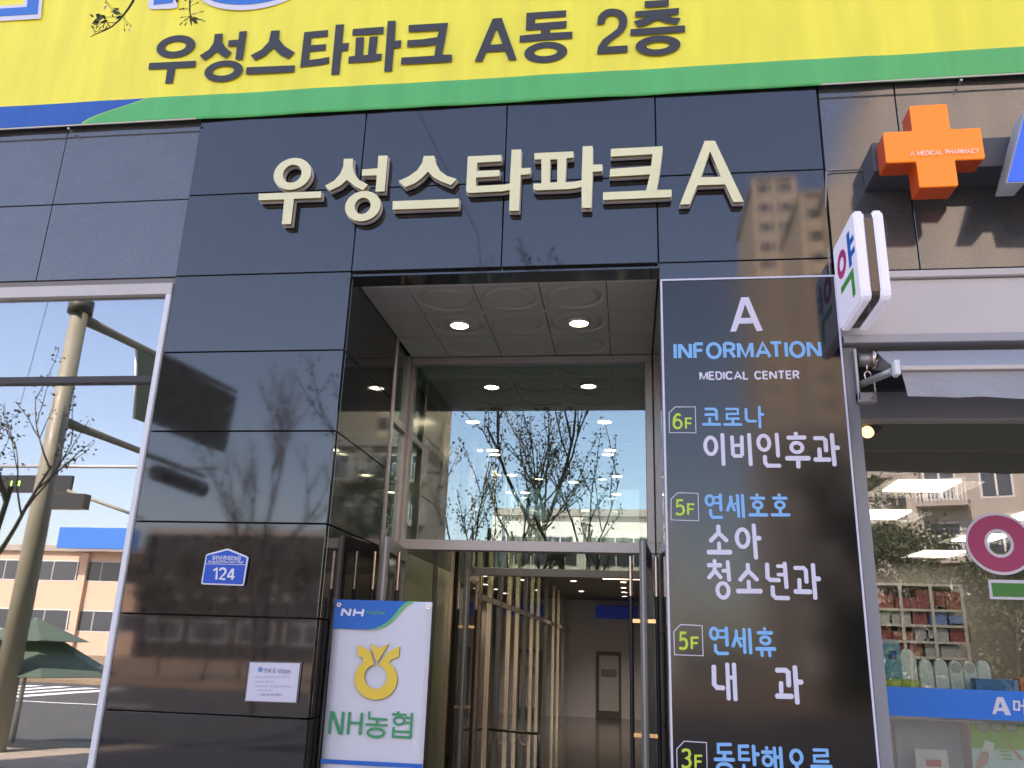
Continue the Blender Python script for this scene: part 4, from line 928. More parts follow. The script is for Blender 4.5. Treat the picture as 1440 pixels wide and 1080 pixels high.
glyph('lettering', CNH, [([(541, 747), (541, 764)], 13), ([(503, 765), (590, 770)], 12), ('o', 546, 804, 31, 22, 13), ([(621, 756), (612, 907)], 14), ([(580, 786), (616, 788)], 11), ([(578, 815), (615, 817)], 11), ([(514, 838), (509, 896), (612, 902)], 14), ([(513, 866), (612, 870)], 12)], M_NT, NB, .001, PYN - .001)
z1_, z2_ = CNH.p(350, 1040)[1], CNH.p(350, 1066)[1]
shape('stripe', [[(sx0, z2_), (sx1, z2_), (sx1, z1_), (sx0, z1_)]], PYN, .001, M_NB, NB)
tube('pole', [(sx0 - .022, NY + .02, .03), (sx0 - .022, NY + .02, sz1 + .01)], .011, M_BLACK, NB)
box('foot', (sx0 - .05, sx1 + .02, NY - .12, NY + .2, .02, .05), M_BLACK, NB, .005)
tube('top_bar', [(sx0 - .022, NY + .02, sz1 - .02), (sx1, NY + .02, sz1 - .02)], .006, M_BLACK, NB)
for x in (sx0 + .03, sx1 - .02):
    link('eyelet', ring_me(.006, .013, .003, 16), M_STEEL, NB, Vector((x, NY - .014, sz1 - .03)) - NB.location).rotation_euler = (math.pi / 2, 0, 0)

# ---- orange cross sign, its box, and the blue letter
XB = thing('pharmacy_sign_bar', 'dark grey box bar carrying the pharmacy sign letters on the granite', 'sign bar', (2.3, 4.9, 4.6))
bz0, bz1 = onY(1300, 243, 4.78).z, onY(1400, 190, 4.78).z
p_ = onY(1243, 225, 4.78)
box('bar', (p_.x - .06, 4.4, 4.78, 5.02, p_.z - .075, p_.z + .125), mat('charcoal_box', (.07, .07, .08), .45), XB, .004)
M_OR = mat('orange_acrylic', (.80, .20, .012), .32, emit=(1, .24, .01), estr=.10); M_ORS = mat('orange_acrylic_side', (.62, .075, .008), .35)
XS = thing('cross_sign', 'orange plus shaped pharmacy sign standing out from the granite at the upper right', 'sign', (1.85, 4.65, 4.7))
CX = Crop(1140, 100, 4.153, 4.64)
cr0 = [(582, 205), (798, 200), (812, 340), (992, 336), (1012, 512), (840, 520), (852, 672), (632, 683), (610, 535), (438, 541), (425, 368), (594, 355)]
P0 = CX.poly(cr0)
xs_ = sorted(set()) ; X = [P0[0][0], P0[1][0], P0[3][0], P0[10][0]]; Z_ = [P0[0][1], P0[2][1], P0[5][1], P0[6][1]]
xa, xb, xc, xd = (P0[10][0] + P0[9][0]) / 2, (P0[0][0] + P0[11][0] + P0[7][0] + P0[8][0]) / 4, (P0[1][0] + P0[2][0] + P0[5][0] + P0[6][0]) / 4, (P0[3][0] + P0[4][0]) / 2
za, zb, zc, zd = (P0[6][1] + P0[7][1]) / 2, (P0[4][1] + P0[5][1] + P0[8][1] + P0[9][1]) / 4, (P0[2][1] + P0[3][1] + P0[10][1] + P0[11][1]) / 4, (P0[0][1] + P0[1][1]) / 2
def rc(pts, r):
    out = []
    n = len(pts)
    for i in range(n):
        p = Vector(pts[i]); a_ = (Vector(pts[i - 1]) - p).normalized(); c_ = (Vector(pts[(i + 1) % n]) - p).normalized()
        for t in (0, .33, .66, 1):
            q_ = (1 - t) ** 2 * (p + a_ * r) + 2 * t * (1 - t) * p + t * t * (p + c_ * r); out.append(tuple(q_))
    return out
cross = [(xb, za), (xc, za), (xc, zb), (xd, zb), (xd, zc), (xc, zc), (xc, zd), (xb, zd), (xb, zc), (xa, zc), (xa, zb), (xb, zb)]
shape('face', [rc(cross, .012)], 4.637, .01, M_OR, XS, bev=.003)
shape('side_body', [rc(cross, .012)], 4.712, .138, M_ORS, XS)
a = CX.p(576, 487); b_ = CX.p(975, 478); t = CX.p(776, 473)[1]; u = CX.p(776, 497)[1]
caps('A MEDICAL PHARMACY', a[0], b_[0], u, t, 4.618, CX.m(4.4, 776, 480), mat('white_letter_paint', (.8, .78, .74), .5), XS, th=.001)
BL = thing('blue_channel_letter', 'blue faced channel letter at the right edge beside the orange cross', 'sign letter', (2.5, 4.6, 4.6))
CL = Crop(1380, 120, 6.75, 4.62)
lp = CL.poly([(420, 250), (760, 250), (1000, 925), (700, 925), (650, 760), (500, 765), (405, 912), (250, 917)])
shape('face', [lp], 4.618, .006, mat('blue_acrylic', (.0, .10, .85), .35, emit=(0, .1, 1), estr=.12), BL)
shape('side_body', [offset_loop(lp, .008)], 4.695, .15, mat('pale_grey_side', (.42, .42, .42), .5), BL)
# thin cable running on the granite beside the directory
CBL = tube('cable', [onY(1236, 238, 5.01), onY(1172, 239, 5.0), onY(1162, 241, 4.995), onY(1161, 300, 5.005), onY(1164, 345, 5.005), onY(1168, 392, 4.99)], .005, mat('grey_cable', (.35, .33, .32), .5), None, 6)
tag(CBL, 'thin grey cable clipped down the granite left of the cross sign', 'cable')

# ---- projecting blade sign 
PS = thing('projecting_sign', 'white double sided blade sign with coloured Korean letters projecting above the directory', 'sign', (1.36, 4.7, 3.9))
M_LB = mat('white_light_box', (.74, .72, .84), .3, emit=(.8, .85, 1), estr=.06)
# find plate planes: far edge at y = 4.93
X0 = 1.262
near = onX(1203, 330, X0).y; ztop = onX(1198, 296, X0).z; zbot = onX(1187, 459, X0).z
def blade(x0, x1, y0, y1, z0, z1, r, name, m, bev):
    pts = rc([(y0, z0), (y1, z0), (y1, z1), (y0, z1)], r)
    bm = bmesh.new(); vs = [bm.verts.new((x0, y, z)) for y, z in pts]; f = bm.faces.new(vs); e = bmesh.ops.extrude_face_region(bm, geom=[f])
    for v in e['geom']:
        if isinstance(v, bmesh.types.BMVert): v.co.x = x1
    bmesh.ops.recalc_face_normals(bm, faces=bm.faces[:])
    if bev: bmesh.ops.bevel(bm, geom=[ed for ed in bm.edges if len(ed.link_faces) == 2 and abs(ed.verts[0].co.x - ed.verts[1].co.x) < 1e-6], offset=bev, segments=3, affect='EDGES')
    for v in bm.verts: v.co -= PS.location
    me = bpy.data.meshes.new('b'); bm.to_mesh(me); bm.free(); o = link(name, me, m, PS); return o
ynear, yfar = near, 4.92
XR = onY(1251, 380, ynear).x
tw = (XR - X0)
blade(X0, X0 + tw * .36, ynear, yfar, zbot, ztop, .05, 'light_box', M_LB, .012)
blade(X0 + tw * .64, XR, ynear, yfar, zbot, ztop, .05, 'light_box', M_LB, .012)
blade(X0 + tw * .34, X0 + tw * .66, ynear + .012, yfar - .01, zbot + .012, ztop - .012, .04, 'core_band', mat('mirror_core', (.10, .09, .08), .2, metal=.6), 0)
box('mount_arm', (X0 + .05, X0 + .12, yfar, 5.0, zbot + .1, zbot + .16), M_ALU, PS); box('mount_arm', (X0 + .05, X0 + .12, yfar, 5.0, ztop - .2, ztop - .14), M_ALU, PS)
def side_shape(loops, m, name):
    """film on the left face: loops in (y, z)"""
    o = shape('tmp', loops, 0, .002, m, None); cx, cz = o.location.x, o.location.z
    o.data.transform(Matrix.Rotation(math.radians(90), 4, 'Z')); o.name = name
    o.parent = PS; o.location = Vector((X0 - .0015, cx, cz)) - PS.location; return o
CYA = lambda x, y: (lambda q_: (q_.y, q_.z))(onX(1160 + x / 5.68, 280 + y / 5.68, X0 - .002))
def ringX(x0_, y0_, x1_, y1_):
    c_ = CYA((x0_ + x1_) / 2, (y0_ + y1_) / 2); a_ = CYA(x1_, (y0_ + y1_) / 2)[0] - CYA(x0_, (y0_ + y1_) / 2)[0]; t_ = CYA((x0_ + x1_) / 2, y0_)[1] - CYA((x0_ + x1_) / 2, y1_)[1]
    return c_, a_ / 2, t_ / 2
yw = yfar - ynear; zh = ztop - zbot
# letter layout read on the face: u from the wall (0) to the free edge (1), v from bottom to top
U = lambda u_, v_: (yfar - u_ * yw, zbot + v_ * zh)
def uv(pts): return [U(*q_) for q_ in pts]
side_shape([[U(.36 + .20 * math.cos(k * math.pi / 16), .66 + .15 * math.sin(k * math.pi / 16)) for k in range(32)], [U(.36 + .10 * math.cos(k * math.pi / 16), .66 + .075 * math.sin(k * math.pi / 16)) for k in range(32)]], mat('pink_film', (.62, .04, .22), .4), 'letter')
side_shape([uv([(.66, .86), (.77, .86), (.77, .75), (.92, .75), (.92, .69), (.77, .69), (.77, .62), (.92, .62), (.92, .56), (.77, .56), (.77, .48), (.66, .48)])], mat('azure_film', (.0, .16, .60), .4), 'letter')
side_shape([uv([(.24, .43), (.80, .43), (.80, .14), (.69, .14), (.69, .36), (.24, .36)])], mat('leaf_film', (.04, .42, .05), .4), 'letter')

# ================================================================== THINGS BEHIND THE CAMERA (seen mirrored in glass and polished stone)
M_BARK = mat('bark', (.09, .07, .055), .9, noise=.3, nscale=20)
M_LEAF = mat('budding_leaf', (.10, .085, .04), .7); M_LEAF2 = mat('evergreen_leaf', (.035, .055, .02), .7)
def make_tree(name, label, base, H, seed, spread, leafy, lm, group, levels=4, start=.3, leafsize=.042):
    r = random.Random(seed); t = thing(name, label, 'tree', base, group)
    VV = []; FF = []; LV = []; LF = []
    def grow(p, d, L, rad, lev):
        n = 5; pts = [p]; dd = d.copy()
        for i in range(n):
            dd = (dd + Vector((r.uniform(-.16, .16), r.uniform(-.16, .16), r.uniform(-.02, .12)))).normalized(); pts.append(pts[-1] + dd * L / n)
        rads = [rad * (1 - .55 * i / n) for i in range(n + 1)]
        v, f = tube_me(pts, rads, 6 if lev < 2 else 4, cap=False); b0 = len(VV); VV.extend(v); FF.extend([tuple(b0 + q for q in g) for g in f])
        if lev >= 2:
            for q in range(int(leafy * (1 if lev < levels else 2.6))):
                pp = pts[r.randint(1, n)] + Vector((r.gauss(0, leafsize * 1.3), r.gauss(0, leafsize * 1.3), r.gauss(0, leafsize * 1.3)))
                a = Vector((r.gauss(0, 1), r.gauss(0, 1), r.gauss(0, 1))).normalized() * leafsize * r.uniform(.4, 1); b = Vector((r.gauss(0, 1), r.gauss(0, 1), r.gauss(0, 1))).normalized() * leafsize * .6
                b0 = len(LV); LV.extend([pp, pp + a + b, pp + a * 1.6, pp + a - b]); LF.append((b0, b0 + 1, b0 + 2, b0 + 3))
        if lev < levels:
            for q in range(r.randint(3, 4) if lev else 5):
                tt = r.uniform(.35, 1) if lev else r.uniform(start, 1)
                i = min(n - 1, int(tt * n)); pp = pts[i].lerp(pts[i + 1], tt * n - i if tt < 1 else 1)
                an = r.uniform(0, 6.28); nd = (dd * (1 - spread * .5) + Vector((math.cos(an), math.sin(an), r.uniform(-.1, .5))) * spread).normalized()
                grow(pp, nd, L * r.uniform(.5, .72), rad * .5, lev + 1)
    grow(Vector((0, 0, 0)), Vector((0, 0, 1)), H * .55, H * .0115, 0)
    link('trunk', pydata(VV, FF), M_BARK, t); link('crown', pydata(LV, LF), lm, t)
    return t
def mp_(px, py, Yv, plane): return mir(onY(px, py, Yv), plane)
q_ = mp_(775, 700, 14.5, 6.72)
make_tree('cherry_tree', 'budding cherry tree standing on the pavement right behind the viewer', (q_.x, q_.y, 0), 7.4, 11, .42, 16, M_LEAF, 'street trees behind the viewer', 3)
q_ = mp_(680, 700, 15.5, 6.72)
make_tree('cherry_tree', 'budding cherry tree left of the viewer on the pavement', (q_.x, q_.y, 0), 6.9, 5, .42, 16, M_LEAF, 'street trees behind the viewer', 3)
q_ = mp_(385, 700, 20.0, 5); TBR = (q_.x, q_.y, 0)
make_tree('cherry_tree', 'budding cherry tree farther back across the pavement', TBR, 7.6, 21, .42, 16, M_LEAF, 'street trees behind the viewer', 3)
q_ = mp_(40, 700, 10.5, 5)
T2 = make_tree('cherry_tree', 'leftmost budding cherry tree by the kerb, one branch hanging in front of the yellow banner', (q_.x - .5, q_.y, 0), 6.6, 33, .5, 8, M_LEAF, 'street trees behind the viewer', 3)
# the branch that hangs into the picture (a part of the third tree)
BRY = 2.2
def bp_(px, py, Y=BRY): return onY(px, py, Y)
M_TWIG = mat('twig_bark', (.07, .05, .03), .8); M_YL = mat('young_leaf', (.06, .085, .015), .5); M_BUD = mat('reddish_bud', (.12, .03, .018), .6); M_PETAL = mat('petal', (.72, .60, .62), .5)
M_YL2 = mat('bronze_leaf', (.10, .05, .02), .5)
TWV = []; TWF = []; LFV = [[], [], [], []]; LFF = [[], [], [], []]
loc2 = T2.location
def tw(pts, r0, r1):
    n = len(pts); v, f = tube_me([Vector(p) - loc2 for p in pts], [r0 + (r1 - r0) * i / (n - 1) for i in range(n)], 6, cap=True); b0 = len(TWV); TWV.extend(v); TWF.extend([tuple(b0 + q for q in g) for g in f])
def leaf(k, p, d, L, W, nrm=None):
    d = d.normalized(); s = d.cross(FWD).normalized(); s = (s + FWD * rnd(-.6, .6)).normalized() * W; p = Vector(p) - loc2; u_ = FWD * (W * .35)
    b0 = len(LFV[k]); LFV[k].extend([p, p + d * L * .3 + s, p + d * L * .65 + s * .8, p + d * L, p + d * L * .65 - s * .8, p + d * L * .3 - s, p + d * L * .5 + u_])
    LFF[k].extend([(b0, b0 + 1, b0 + 6), (b0 + 1, b0 + 2, b0 + 6), (b0 + 2, b0 + 3, b0 + 6), (b0 + 3, b0 + 4, b0 + 6), (b0 + 4, b0 + 5, b0 + 6), (b0 + 5, b0, b0 + 6)])
rb = random.Random(4)
def pxdir(dx, dy): return (RGT * dx - UPV * dy)
def bud(px, py, ex, ey):
    p0 = bp_(px, py, BRY + rb.uniform(-.02, .02)); p1 = bp_(ex, ey, BRY + rb.uniform(-.02, .02)); m_ = (p0 + p1) / 2 + pxdir(0, rb.uniform(-.003, .003)); tw([p0, m_, p1], .0007, .0007)
    v, f = tube_me([p1 - loc2, p1 - loc2 + (p1 - p0).normalized() * .003, p1 - loc2 + (p1 - p0).normalized() * .007], [.0012, .0022, .0014], 5); b0 = len(LFV[2]); LFV[2].extend(v); LFF[2].extend([tuple(b0 + q for q in g) for g in f])
    for q in range(4): leaf(2, p1 + (p1 - p0).normalized() * .006, pxdir(ex - px + rb.uniform(-9, 9), ey - py + rb.uniform(-9, 9)), rb.uniform(.004, .007), .0012)
main1 = [(196, -60), (192, -25), (188, 0), (182, 10), (174, 21), (168, 28), (158, 37), (147, 43), (134, 48), (127, 52)]
tw([bp_(x, y) for x, y in main1[::-1]], .0012, .0050)
main2 = [(262, -70), (266, -40), (267, -15), (267, 5), (267, 18), (269, 24)]
tw([bp_(x, y) for x, y in main2[::-1]], .002, .0052)
# link both twigs back to the tree
hub = bp_(215, -240, 1.7); crown = loc2 + Vector((.1, .1, 4.6))
tw([crown, crown + Vector((.4, .3, 2.6)), Vector((-6.2, .2, 8.8)), Vector((-3, 1.0, 9.0)), hub + Vector((-.3, -.1, 2.2)), hub, bp_(196, -60)], .0035, .005); tw([hub, bp_(250, -140, 2.0), bp_(262, -70)], .012, .0052)
for (x, y, ex, ey) in ((158, 37, 133, 45), (162, 32, 140, 30), (174, 22, 160, 12), (174, 22, 150, 24)): tw([bp_(x, y), bp_((x + ex) / 2, (y + ey) / 2 + 1), bp_(ex, ey)], .0014, .0009)
for (k, x, y, dx, dy, L, W) in ((0, 170, 20, -30, -10, .034, .009), (0, 168, 20, -24, -16, .030, .007), (0, 172, 22, -20, 10, .026, .005), (0, 142, 25, -14, -9, .022, .010), (0, 146, 24, -24, 8, .036, .010), (0, 140, 28, -12, 6, .026, .008), (1, 150, 26, -20, -10, .026, .007), (0, 132, 24, -10, -6, .018, .004), (0, 134, 30, -8, 8, .016, .005),
                               (1, 152, 28, -26, 12, .03, .006), (0, 168, 14, -16, -6, .02, .006), (0, 267, 24, 4, 18, .034, .005), (0, 269, 24, 10, 16, .032, .005), (1, 270, 24, 16, 6, .03, .005), (1, 268, 22, 2, 22, .028, .004), (1, 272, 26, 8, 10, .026, .005), (1, 248, -4, 2, 10, .022, .006), (1, 262, 2, -4, -10, .02, .006), (3, 270, 21, 12, -6, .016, .004), (3, 180, 40, 6, 8, .014, .003), (3, 146, 14, 8, -14, .02, .004)):
    leaf(k, bp_(x, y, BRY + rb.uniform(-.015, .015)), pxdir(dx, dy), L, W)
for (x, y, ex, ey) in ((174, 24, 175, 40), (174, 24, 183, 35), (175, 24, 178, 33), (160, 14, 150, 5), (155, 12, 150, 0), (156, 13, 158, 20), (160, 12, 146, -3), (150, 28, 138, 37), (150, 29, 142, 38), (150, 28, 146, 36), (148, 28, 152, 34), (145, 30, 135, 34), (153, 30, 150, 37), (134, 46, 132, 40), (133, 47, 130, 39), (134, 46, 136, 36),
                      (267, 10, 276, 5), (267, 12, 259, 12), (267, 14, 255, 13), (268, 20, 282, 17), (268, 22, 257, 24), (268, 22, 256, 32), (268, 22, 262, 32), (269, 23, 285, 29), (269, 23, 280, 27), (269, 23, 262, 27), (268, 4, 274, -6), (267, 0, 258, -8)): bud(x, y, ex, ey)
link('branch', pydata(TWV, TWF), M_TWIG, T2)
for k, (nm, m_) in enumerate((('young_leaves', M_YL), ('bronze_leaves', M_YL2), ('flower_buds', M_BUD), ('petals', M_PETAL))):
    o = link(nm, pydata(LFV[k], LFF[k]), m_, T2); tag(o, kind='stuff')

# signal pole with two arms
M_POLE = mat('olive_pole', (.24, .23, .17), .5, noise=.1, nscale=2); M_SIGB = mat('sign_back_green', (.05, .09, .06), .4, metal=.3); M_GREYM = mat('galvanised', (.45, .45, .45), .4, metal=.4)
YP = 12.4
pt = mp_(112, 440, YP, 5.03); TP = thing('signal_pole', 'tall olive traffic signal pole with long arms by the kerb', 'signal pole', (pt.x, pt.y, 0))
zt_ = onY(112, 425, YP).z
tube('pole', [(pt.x, pt.y, 0), (pt.x, pt.y, zt_)], [.175, .137], M_POLE, TP, 20)
tube('pole_cap', [(pt.x, pt.y, zt_ - .22), (pt.x, pt.y, zt_ + .02)], .20, mat('cap_dark', (.06, .07, .055), .5), TP, 20)
za = onY(150, 445, YP).z; e1 = mir(onZ(328, 553, za), 5.0); s1 = Vector((pt.x, pt.y, za))
tube('arm', [s1, s1.lerp(e1, .2), e1], [.10, .075, .05], M_POLE, TP, 12)
for f_ in (.45, .8):
    pass
d1 = (e1 - s1)
def on_arm(px, py):   # height below the arm at an image point, along the arm's vertical plane
    d = ray(px, py); n = Vector((d1.y * -1, d1.x, 0)); # plane through mirrored arm
    A = Vector((s1.x, 2 * 5.0 - s1.y, s1.z)); Dm = Vector((d1.x, -d1.y, 0)); nn = Vector((-Dm.y, Dm.x, 0))
    t_ = (A - CAM).dot(nn) / d.dot(nn); return mir(CAM + d * t_, 5.0)
qs = [on_arm(190, 489), on_arm(328, 560), on_arm(312, 635), on_arm(186, 588)]
nrm = Vector((-d1.y, d1.x, 0)).normalized() * .04
V = [p - TP.location for p in qs] + [p - TP.location + nrm for p in qs]
link('direction_board', pydata(V, [(0, 1, 2, 3), (7, 6, 5, 4), (0, 4, 5, 1), (1, 5, 6, 2), (2, 6, 7, 3), (3, 7, 4, 0)]), M_SIGB, TP)
tube('board_rim', [qs[0], qs[3]], .03, mat('bright_rim', (.7, .7, .72), .4), TP)
za2 = onY(80, 590, YP).z; e2 = mir(onZ(285, 668, za2), 5.0); s2 = Vector((pt.x, pt.y, za2))
tube('arm', [s2, s2.lerp(e2, .25), e2], [.09, .065, .045], M_POLE, TP, 12)
c0, c1_ = s2.lerp(e2, .62), s2.lerp(e2, 1.0)
V, F = tube_me([c0 - Vector((0, 0, .28)) - TP.location, c1_ - Vector((0, 0, .28)) - TP.location], .17, 8); link('signal_head', pydata(V, F), M_BLACK, TP)
# umbrella
uy = 13.5; up_ = onY(62, 870, uy); ur = abs(onY(152, 948, uy).x - onY(38, 948, uy).x); uc = mir(Vector((onY(38, 935, uy).x, uy, 0)), 5.03)
UM = thing('shade_umbrella', 'dark green crossing shade umbrella standing on the pavement', 'umbrella', (uc.x, uc.y, 0))
zu, ze = up_.z, onY(100, 950, uy).z
def cone(r0, z0_, r1, z1_, n=8):
    V = [(r0 * math.cos(2 * math.pi * k / n), r0 * math.sin(2 * math.pi * k / n), z0_) for k in range(n)] + [(r1 * math.cos(2 * math.pi * k / n), r1 * math.sin(2 * math.pi * k / n), z1_) for k in range(n)]
    return V, [(k, (k + 1) % n, n + (k + 1) % n, n + k) for k in range(n)]
M_UM = mat('umbrella_green', (.075, .115, .085), .7)
for nm, a0 in (('canopy', (ur, ze, .45, ze + (zu - ze) * .62)), ('top_canopy', (ur * .62, ze + (zu - ze) * .6, .02, zu))):
    v, f = cone(*a0); o = link(nm, pydata(v, f), M_UM, UM); o.modifiers.new('s', 'SOLIDIFY').thickness = .01
tube('pole', [(uc.x, uc.y, 0), (uc.x, uc.y, zu)], .035, M_GREYM, UM)
# far street signal gantry with LED board
YG = 30
g0 = mp_(-60, 655, YG, 5.03); g1 = mp_(300, 688, YG, 5.03)
GT = thing('led_gantry', 'far street gantry arm carrying an LED board', 'gantry', (g0.x, g0.y, 0))
tube('arm', [g0, Vector((g1.x, g0.y, g0.z))], .07, M_GREYM, GT); tube('post', [(g0.x, g0.y, 0), g0 + Vector((0, 0, .5))], .12, M_GREYM, GT)
la, lb = mp_(-10, 668, YG - .4, 5.03), mp_(97, 693, YG - .4, 5.03)
ldb = box('led_board', (la.x, lb.x, la.y - .15, la.y, lb.z, la.z), M_BLACK, GT)
for q, (xx) in enumerate((.25, .33, .6, .68, .76)):
    x = lb.x - (lb.x - la.x) * (1 - xx) ; box('led_segment', (x, x + .05 + .08 * (q % 2), la.y + .002, la.y + .012, lb.z + .15 + .1 * (q % 3), lb.z + .45), mat('led_green', (.1, .5, .05), .5, emit=(.3, 1, .1), estr=2), GT)
ga, gb = mp_(70, 700, YG - 1, 5.03), mp_(125, 717, YG - 1, 5.03)
box('signal_head', (ga.x, gb.x, ga.y, ga.y + .4, gb.z, ga.z + .1), M_BLACK, GT)
tube('brace', [mp_(95, 690, YG - .5, 5.03), mp_(200, 728, YG - .5, 5.03)], .06, M_POLE, GT)

# buildings opposite
M_BRICK = mat('peach_brick', (.64, .43, .31), .8, noise=.08, nscale=1); M_APT = mat('tan_render', (.58, .49, .37), .8, noise=.08, nscale=.3); M_APT2 = mat('grey_stone_render', (.36, .32, .28), .8, noise=.12, nscale=1.2); M_WIN = mat('far_window', (.05, .06, .08), .15); M_WF = mat('far_frame_white', (.6, .6, .58), .6)
def far_building(name, label, x0, x1, yf, dep, H, m, cols, floor_h, ww, wh, z_first=1.2, balcony=False, group=None, rz=0):
    t = thing(name, label, 'building', ((x0 + x1) / 2, yf, 0), group, rz)
    W = x1 - x0
    link('wall', box_me(-W / 2, W / 2, -dep, 0, -.1, H), m, t)
    link('roof', box_me(-W / 2 - .3, W / 2 + .3, -dep - .3, .3, H + .003, H + .5), M_APT2, t)
    wme = box_me(-ww / 2, ww / 2, -.04, .02, 0, wh); wme.materials.append(M_WIN); fme = box_me(-ww / 2 - .1, ww / 2 + .1, -.05, .01, -.1, wh + .1); fme.materials.append(M_WF)
    mme = box_me(-.05, .05, .02, .04, 0, wh); mme.materials.append(M_WF)
    bme = box_me(-ww / 2 - .5, ww / 2 + .5, .0, .9, -.5, -.3); bme.materials.append(m)
    rme = None
    z = z_first; n = 0
    if balcony:
        V = []; F = []
        for k in range(14):
            x = (-ww / 2 - .45) + k * (ww + .9) / 13
            for (xa_, xb_, ya_, yb_, za_, zb_) in ((x - .025, x + .025, .85, .9, -.3, .75),):
                b0 = len(V); V += [(a1, b1, c1) for a1 in (xa_, xb_) for b1 in (ya_, yb_) for c1 in (za_, zb_)]; F += [tuple(b0 + q for q in g) for g in ((0, 1, 3, 2), (4, 6, 7, 5), (0, 4, 5, 1), (2, 3, 7, 6), (0, 2, 6, 4), (1, 5, 7, 3))]
        b0 = len(V); V += [(a1, b1, c1) for a1 in (-ww / 2 - .5, ww / 2 + .5) for b1 in (.84, .92) for c1 in (.75, .83)]; F += [tuple(b0 + q for q in g) for g in ((0, 1, 3, 2), (4, 6, 7, 5), (0, 4, 5, 1), (2, 3, 7, 6), (0, 2, 6, 4), (1, 5, 7, 3))]
        rme = pydata(V, F); rme.materials.append(M_WF)
    while z + wh < H - .3:
        for c in range(cols):
            x = -W / 2 + W * (c + .5) / cols
            f = link('window_frame', fme, None, t, (x, 0, z)); link('pane', wme, None, f, (0, 0.012, 0)); link('glazing_bar', mme, None, f)
            if balcony and c % 2 == 0: link('balcony_slab', bme, None, t, (x, 0, z)); link('balcony_rail', rme, None, t, (x, 0, z))
        z += floor_h
    for c in (0, cols // 2, cols - 1):
        x = -W / 2 + W * c / max(1, cols - 1) * .999; link('pilaster', box_me(-.35, .35, 0.002, .35, 0, H - .1), m, t, (x, 0, 0))
    return t
# towers on the right, far
def xr(px, py, Yv): return onY(px, py, Yv).x
D1 = 105
x0 = xr(1062, 320, D1); x1 = xr(1118, 320, D1)
zt1 = onY(1085, 250, D1).z
far_building('apartment_tower', 'tan apartment tower with the lower shoulder behind the viewer', x0, x1, -D1 + 10, 18, zt1, M_APT, 3, 2.9, 1.5, 1.3, group='apartment towers opposite')
x0 = xr(1128, 320, D1 - 14); x1 = xr(1165, 320, D1 - 14)
far_building('apartment_tower', 'narrow tan apartment tower between two broader ones behind the viewer', x0, x1, -D1 + 24, 16, onY(1140, 272, D1 - 14).z, M_APT, 2, 2.9, 1.7, 1.3, group='apartment towers opposite')
x0 = xr(1172, 300, D1 - 20); x1 = xr(1250, 300, D1 - 20)
far_building('apartment_tower', 'broad tan apartment tower right of the narrow one behind the viewer', x0, x1, -D1 + 30, 16, onY(1200, 250, D1 - 20).z, M_APT, 4, 2.9, 1.7, 1.4, group='apartment towers opposite')
x0 = xr(1262, 250, D1 - 35)
far_building('apartment_tower', 'tallest apartment tower at the far right behind the viewer', x0, x0 + 34, -D1 + 45, 16, onY(1350, 60, D1 - 35).z, M_APT, 9, 2.8, 1.8, 1.4, group='apartment towers opposite')
# low blocks with balconies seen in the pharmacy window
D2 = 40
x0 = xr(1315, 750, D2)
far_building('apartment_block', 'low grey apartment block with white railed balconies across the road', x0, x0 + 30, -D2 + 10.9, 12, 12.6, M_APT2, 12, 2.8, 1.3, 1.5, balcony=True, group='low apartment blocks opposite', rz=.35)
x0 = xr(1120, 750, 52); x1 = xr(1330, 750, 52)
far_building('apartment_block', 'low grey apartment block standing farther left across the road', x0, x1, -52 + 10.9, 12, 14.5, M_APT2, 5, 2.8, 1.2, 1.5, balcony=True, group='low apartment blocks opposite')
# pale glass building low in the middle
x0, x1 = xr(700, 740, 60), xr(930, 740, 60); zt1 = onY(800, 726, 60).z
far_building('office_building', 'low pale office building straight across the road', x0, x1, -60 + 13.4, 14, zt1, mat('pale_cladding', (.72, .72, .66), .7), 9, 2.2, 1.6, 1.5, group=None)
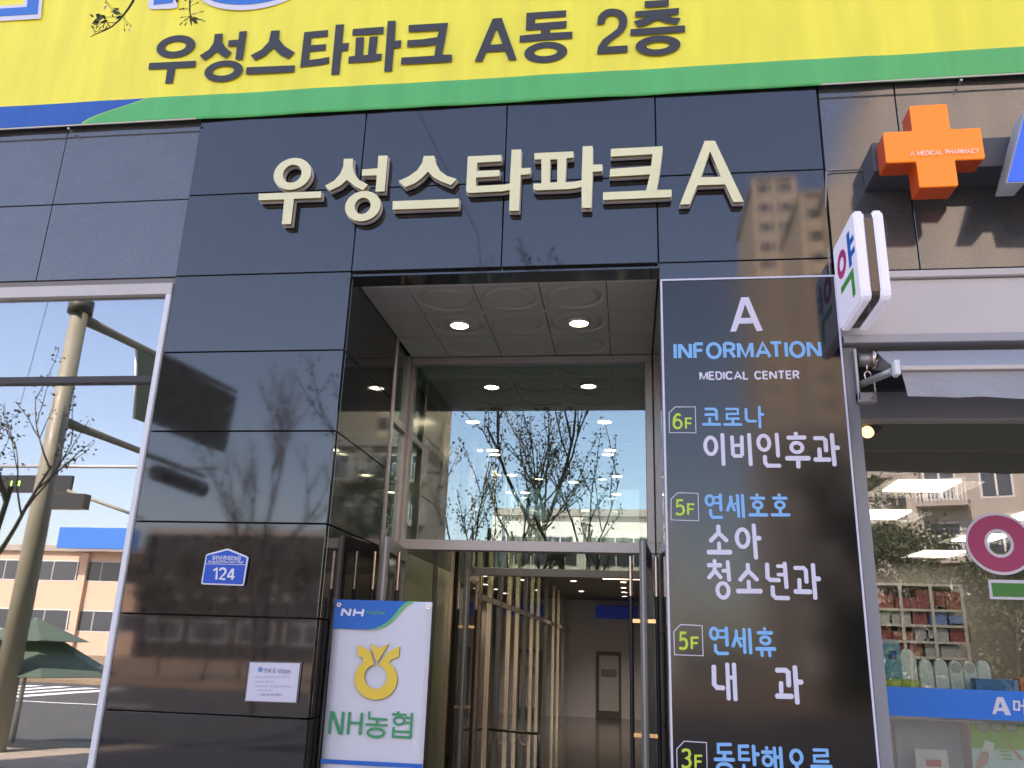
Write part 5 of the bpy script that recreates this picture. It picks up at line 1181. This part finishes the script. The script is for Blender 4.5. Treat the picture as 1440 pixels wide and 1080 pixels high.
# peach building with a blue roof sign at the left
D3 = 70
x0, x1 = xr(-60, 800, D3), xr(212, 800, D3); zt1 = onY(120, 776, D3).z
far_building('dark_office', 'dark brown low office building beside the peach brick one', xr(216, 800, D3), xr(470, 800, D3), -D3 + 11, 14, onY(300, 752, D3).z, mat('dark_brown_wall', (.035, .03, .028), .8), 4, 3.6, 3, 1.5, z_first=1.5)
PB = far_building('brick_building', 'low peach brick building with a blue roof sign across the crossing', x0, x1, -D3 + 10, 14, zt1, M_BRICK, 4, 4.2, 4.5, 1.6, z_first=2)
sa, sb = mp_(84, 741, D3 - 2, 5.03), mp_(192, 774, D3 - 2, 5.03)
tag(box('roof_sign', (sa.x, sb.x, sa.y - .3, sa.y, sb.z + .1, sa.z), mat('roof_sign_blue', (.02, .16, .55), .5)), 'plain blue roof sign on the peach brick building', 'sign')
sa, sb = mp_(42, 780, D3 - 4, 5.03), mp_(68, 800, D3 - 4, 5.03)
# dark green trees by the low blocks
for k, (px, Yv, h) in enumerate(((1225, 34, 9), (1270, 31, 6.5), (1180, 36, 10), (1400, 30, 5.5), (1330, 33, 6))):
    q_ = mir(Vector((xr(px, 800, Yv), Yv, 0)), 5.45)
    make_tree('pine_tree', ('tall', 'short', 'tallest', 'stubby', 'slim')[k] + ' dark green tree in front of the low apartment blocks', (q_.x, q_.y, 0), h, 50 + k, .6, 22, M_LEAF2, 'trees across the road', 3, .3, .12)
for k, (px, Yv, h) in enumerate(((300, 34, 6), (240, 36, 5.5), (420, 33, 6), (350, 38, 7))):
    q_ = mir(Vector((xr(px, 800, Yv), Yv, 0)), 5)
    make_tree('street_tree', ('first', 'second', 'third', 'fourth')[k] + ' bare street tree from the left across the road', (q_.x, q_.y, 0), h, 70 + k, .6, 10, M_LEAF, 'bare trees across the road', 3, .3, .12)
# a clipped evergreen hedge on the far pavement
hr = random.Random(9); V = []; F = []
hx0, hx1 = xr(1150, 850, 34), xr(1560, 850, 34)
for k in range(9000):
    p = Vector((hr.uniform(hx0, hx1), -23.1 + hr.gauss(0, .5), hr.uniform(.05, 3.7 + .3 * math.sin(k)))); a_ = Vector((hr.gauss(0, 1), hr.gauss(0, 1), hr.gauss(0, 1))).normalized() * .2; b_ = Vector((hr.gauss(0, 1), hr.gauss(0, 1), hr.gauss(0, 1))).normalized() * .12
    n0 = len(V); V += [p, p + a_ + b_, p + a_ * 1.7, p + a_ - b_]; F.append((n0, n0 + 1, n0 + 2, n0 + 3))
tag(link('hedge', pydata(V, F), M_LEAF2), 'tall dark hedge along the far pavement', 'hedge', kind='stuff')
print('objects', len(bpy.data.objects))
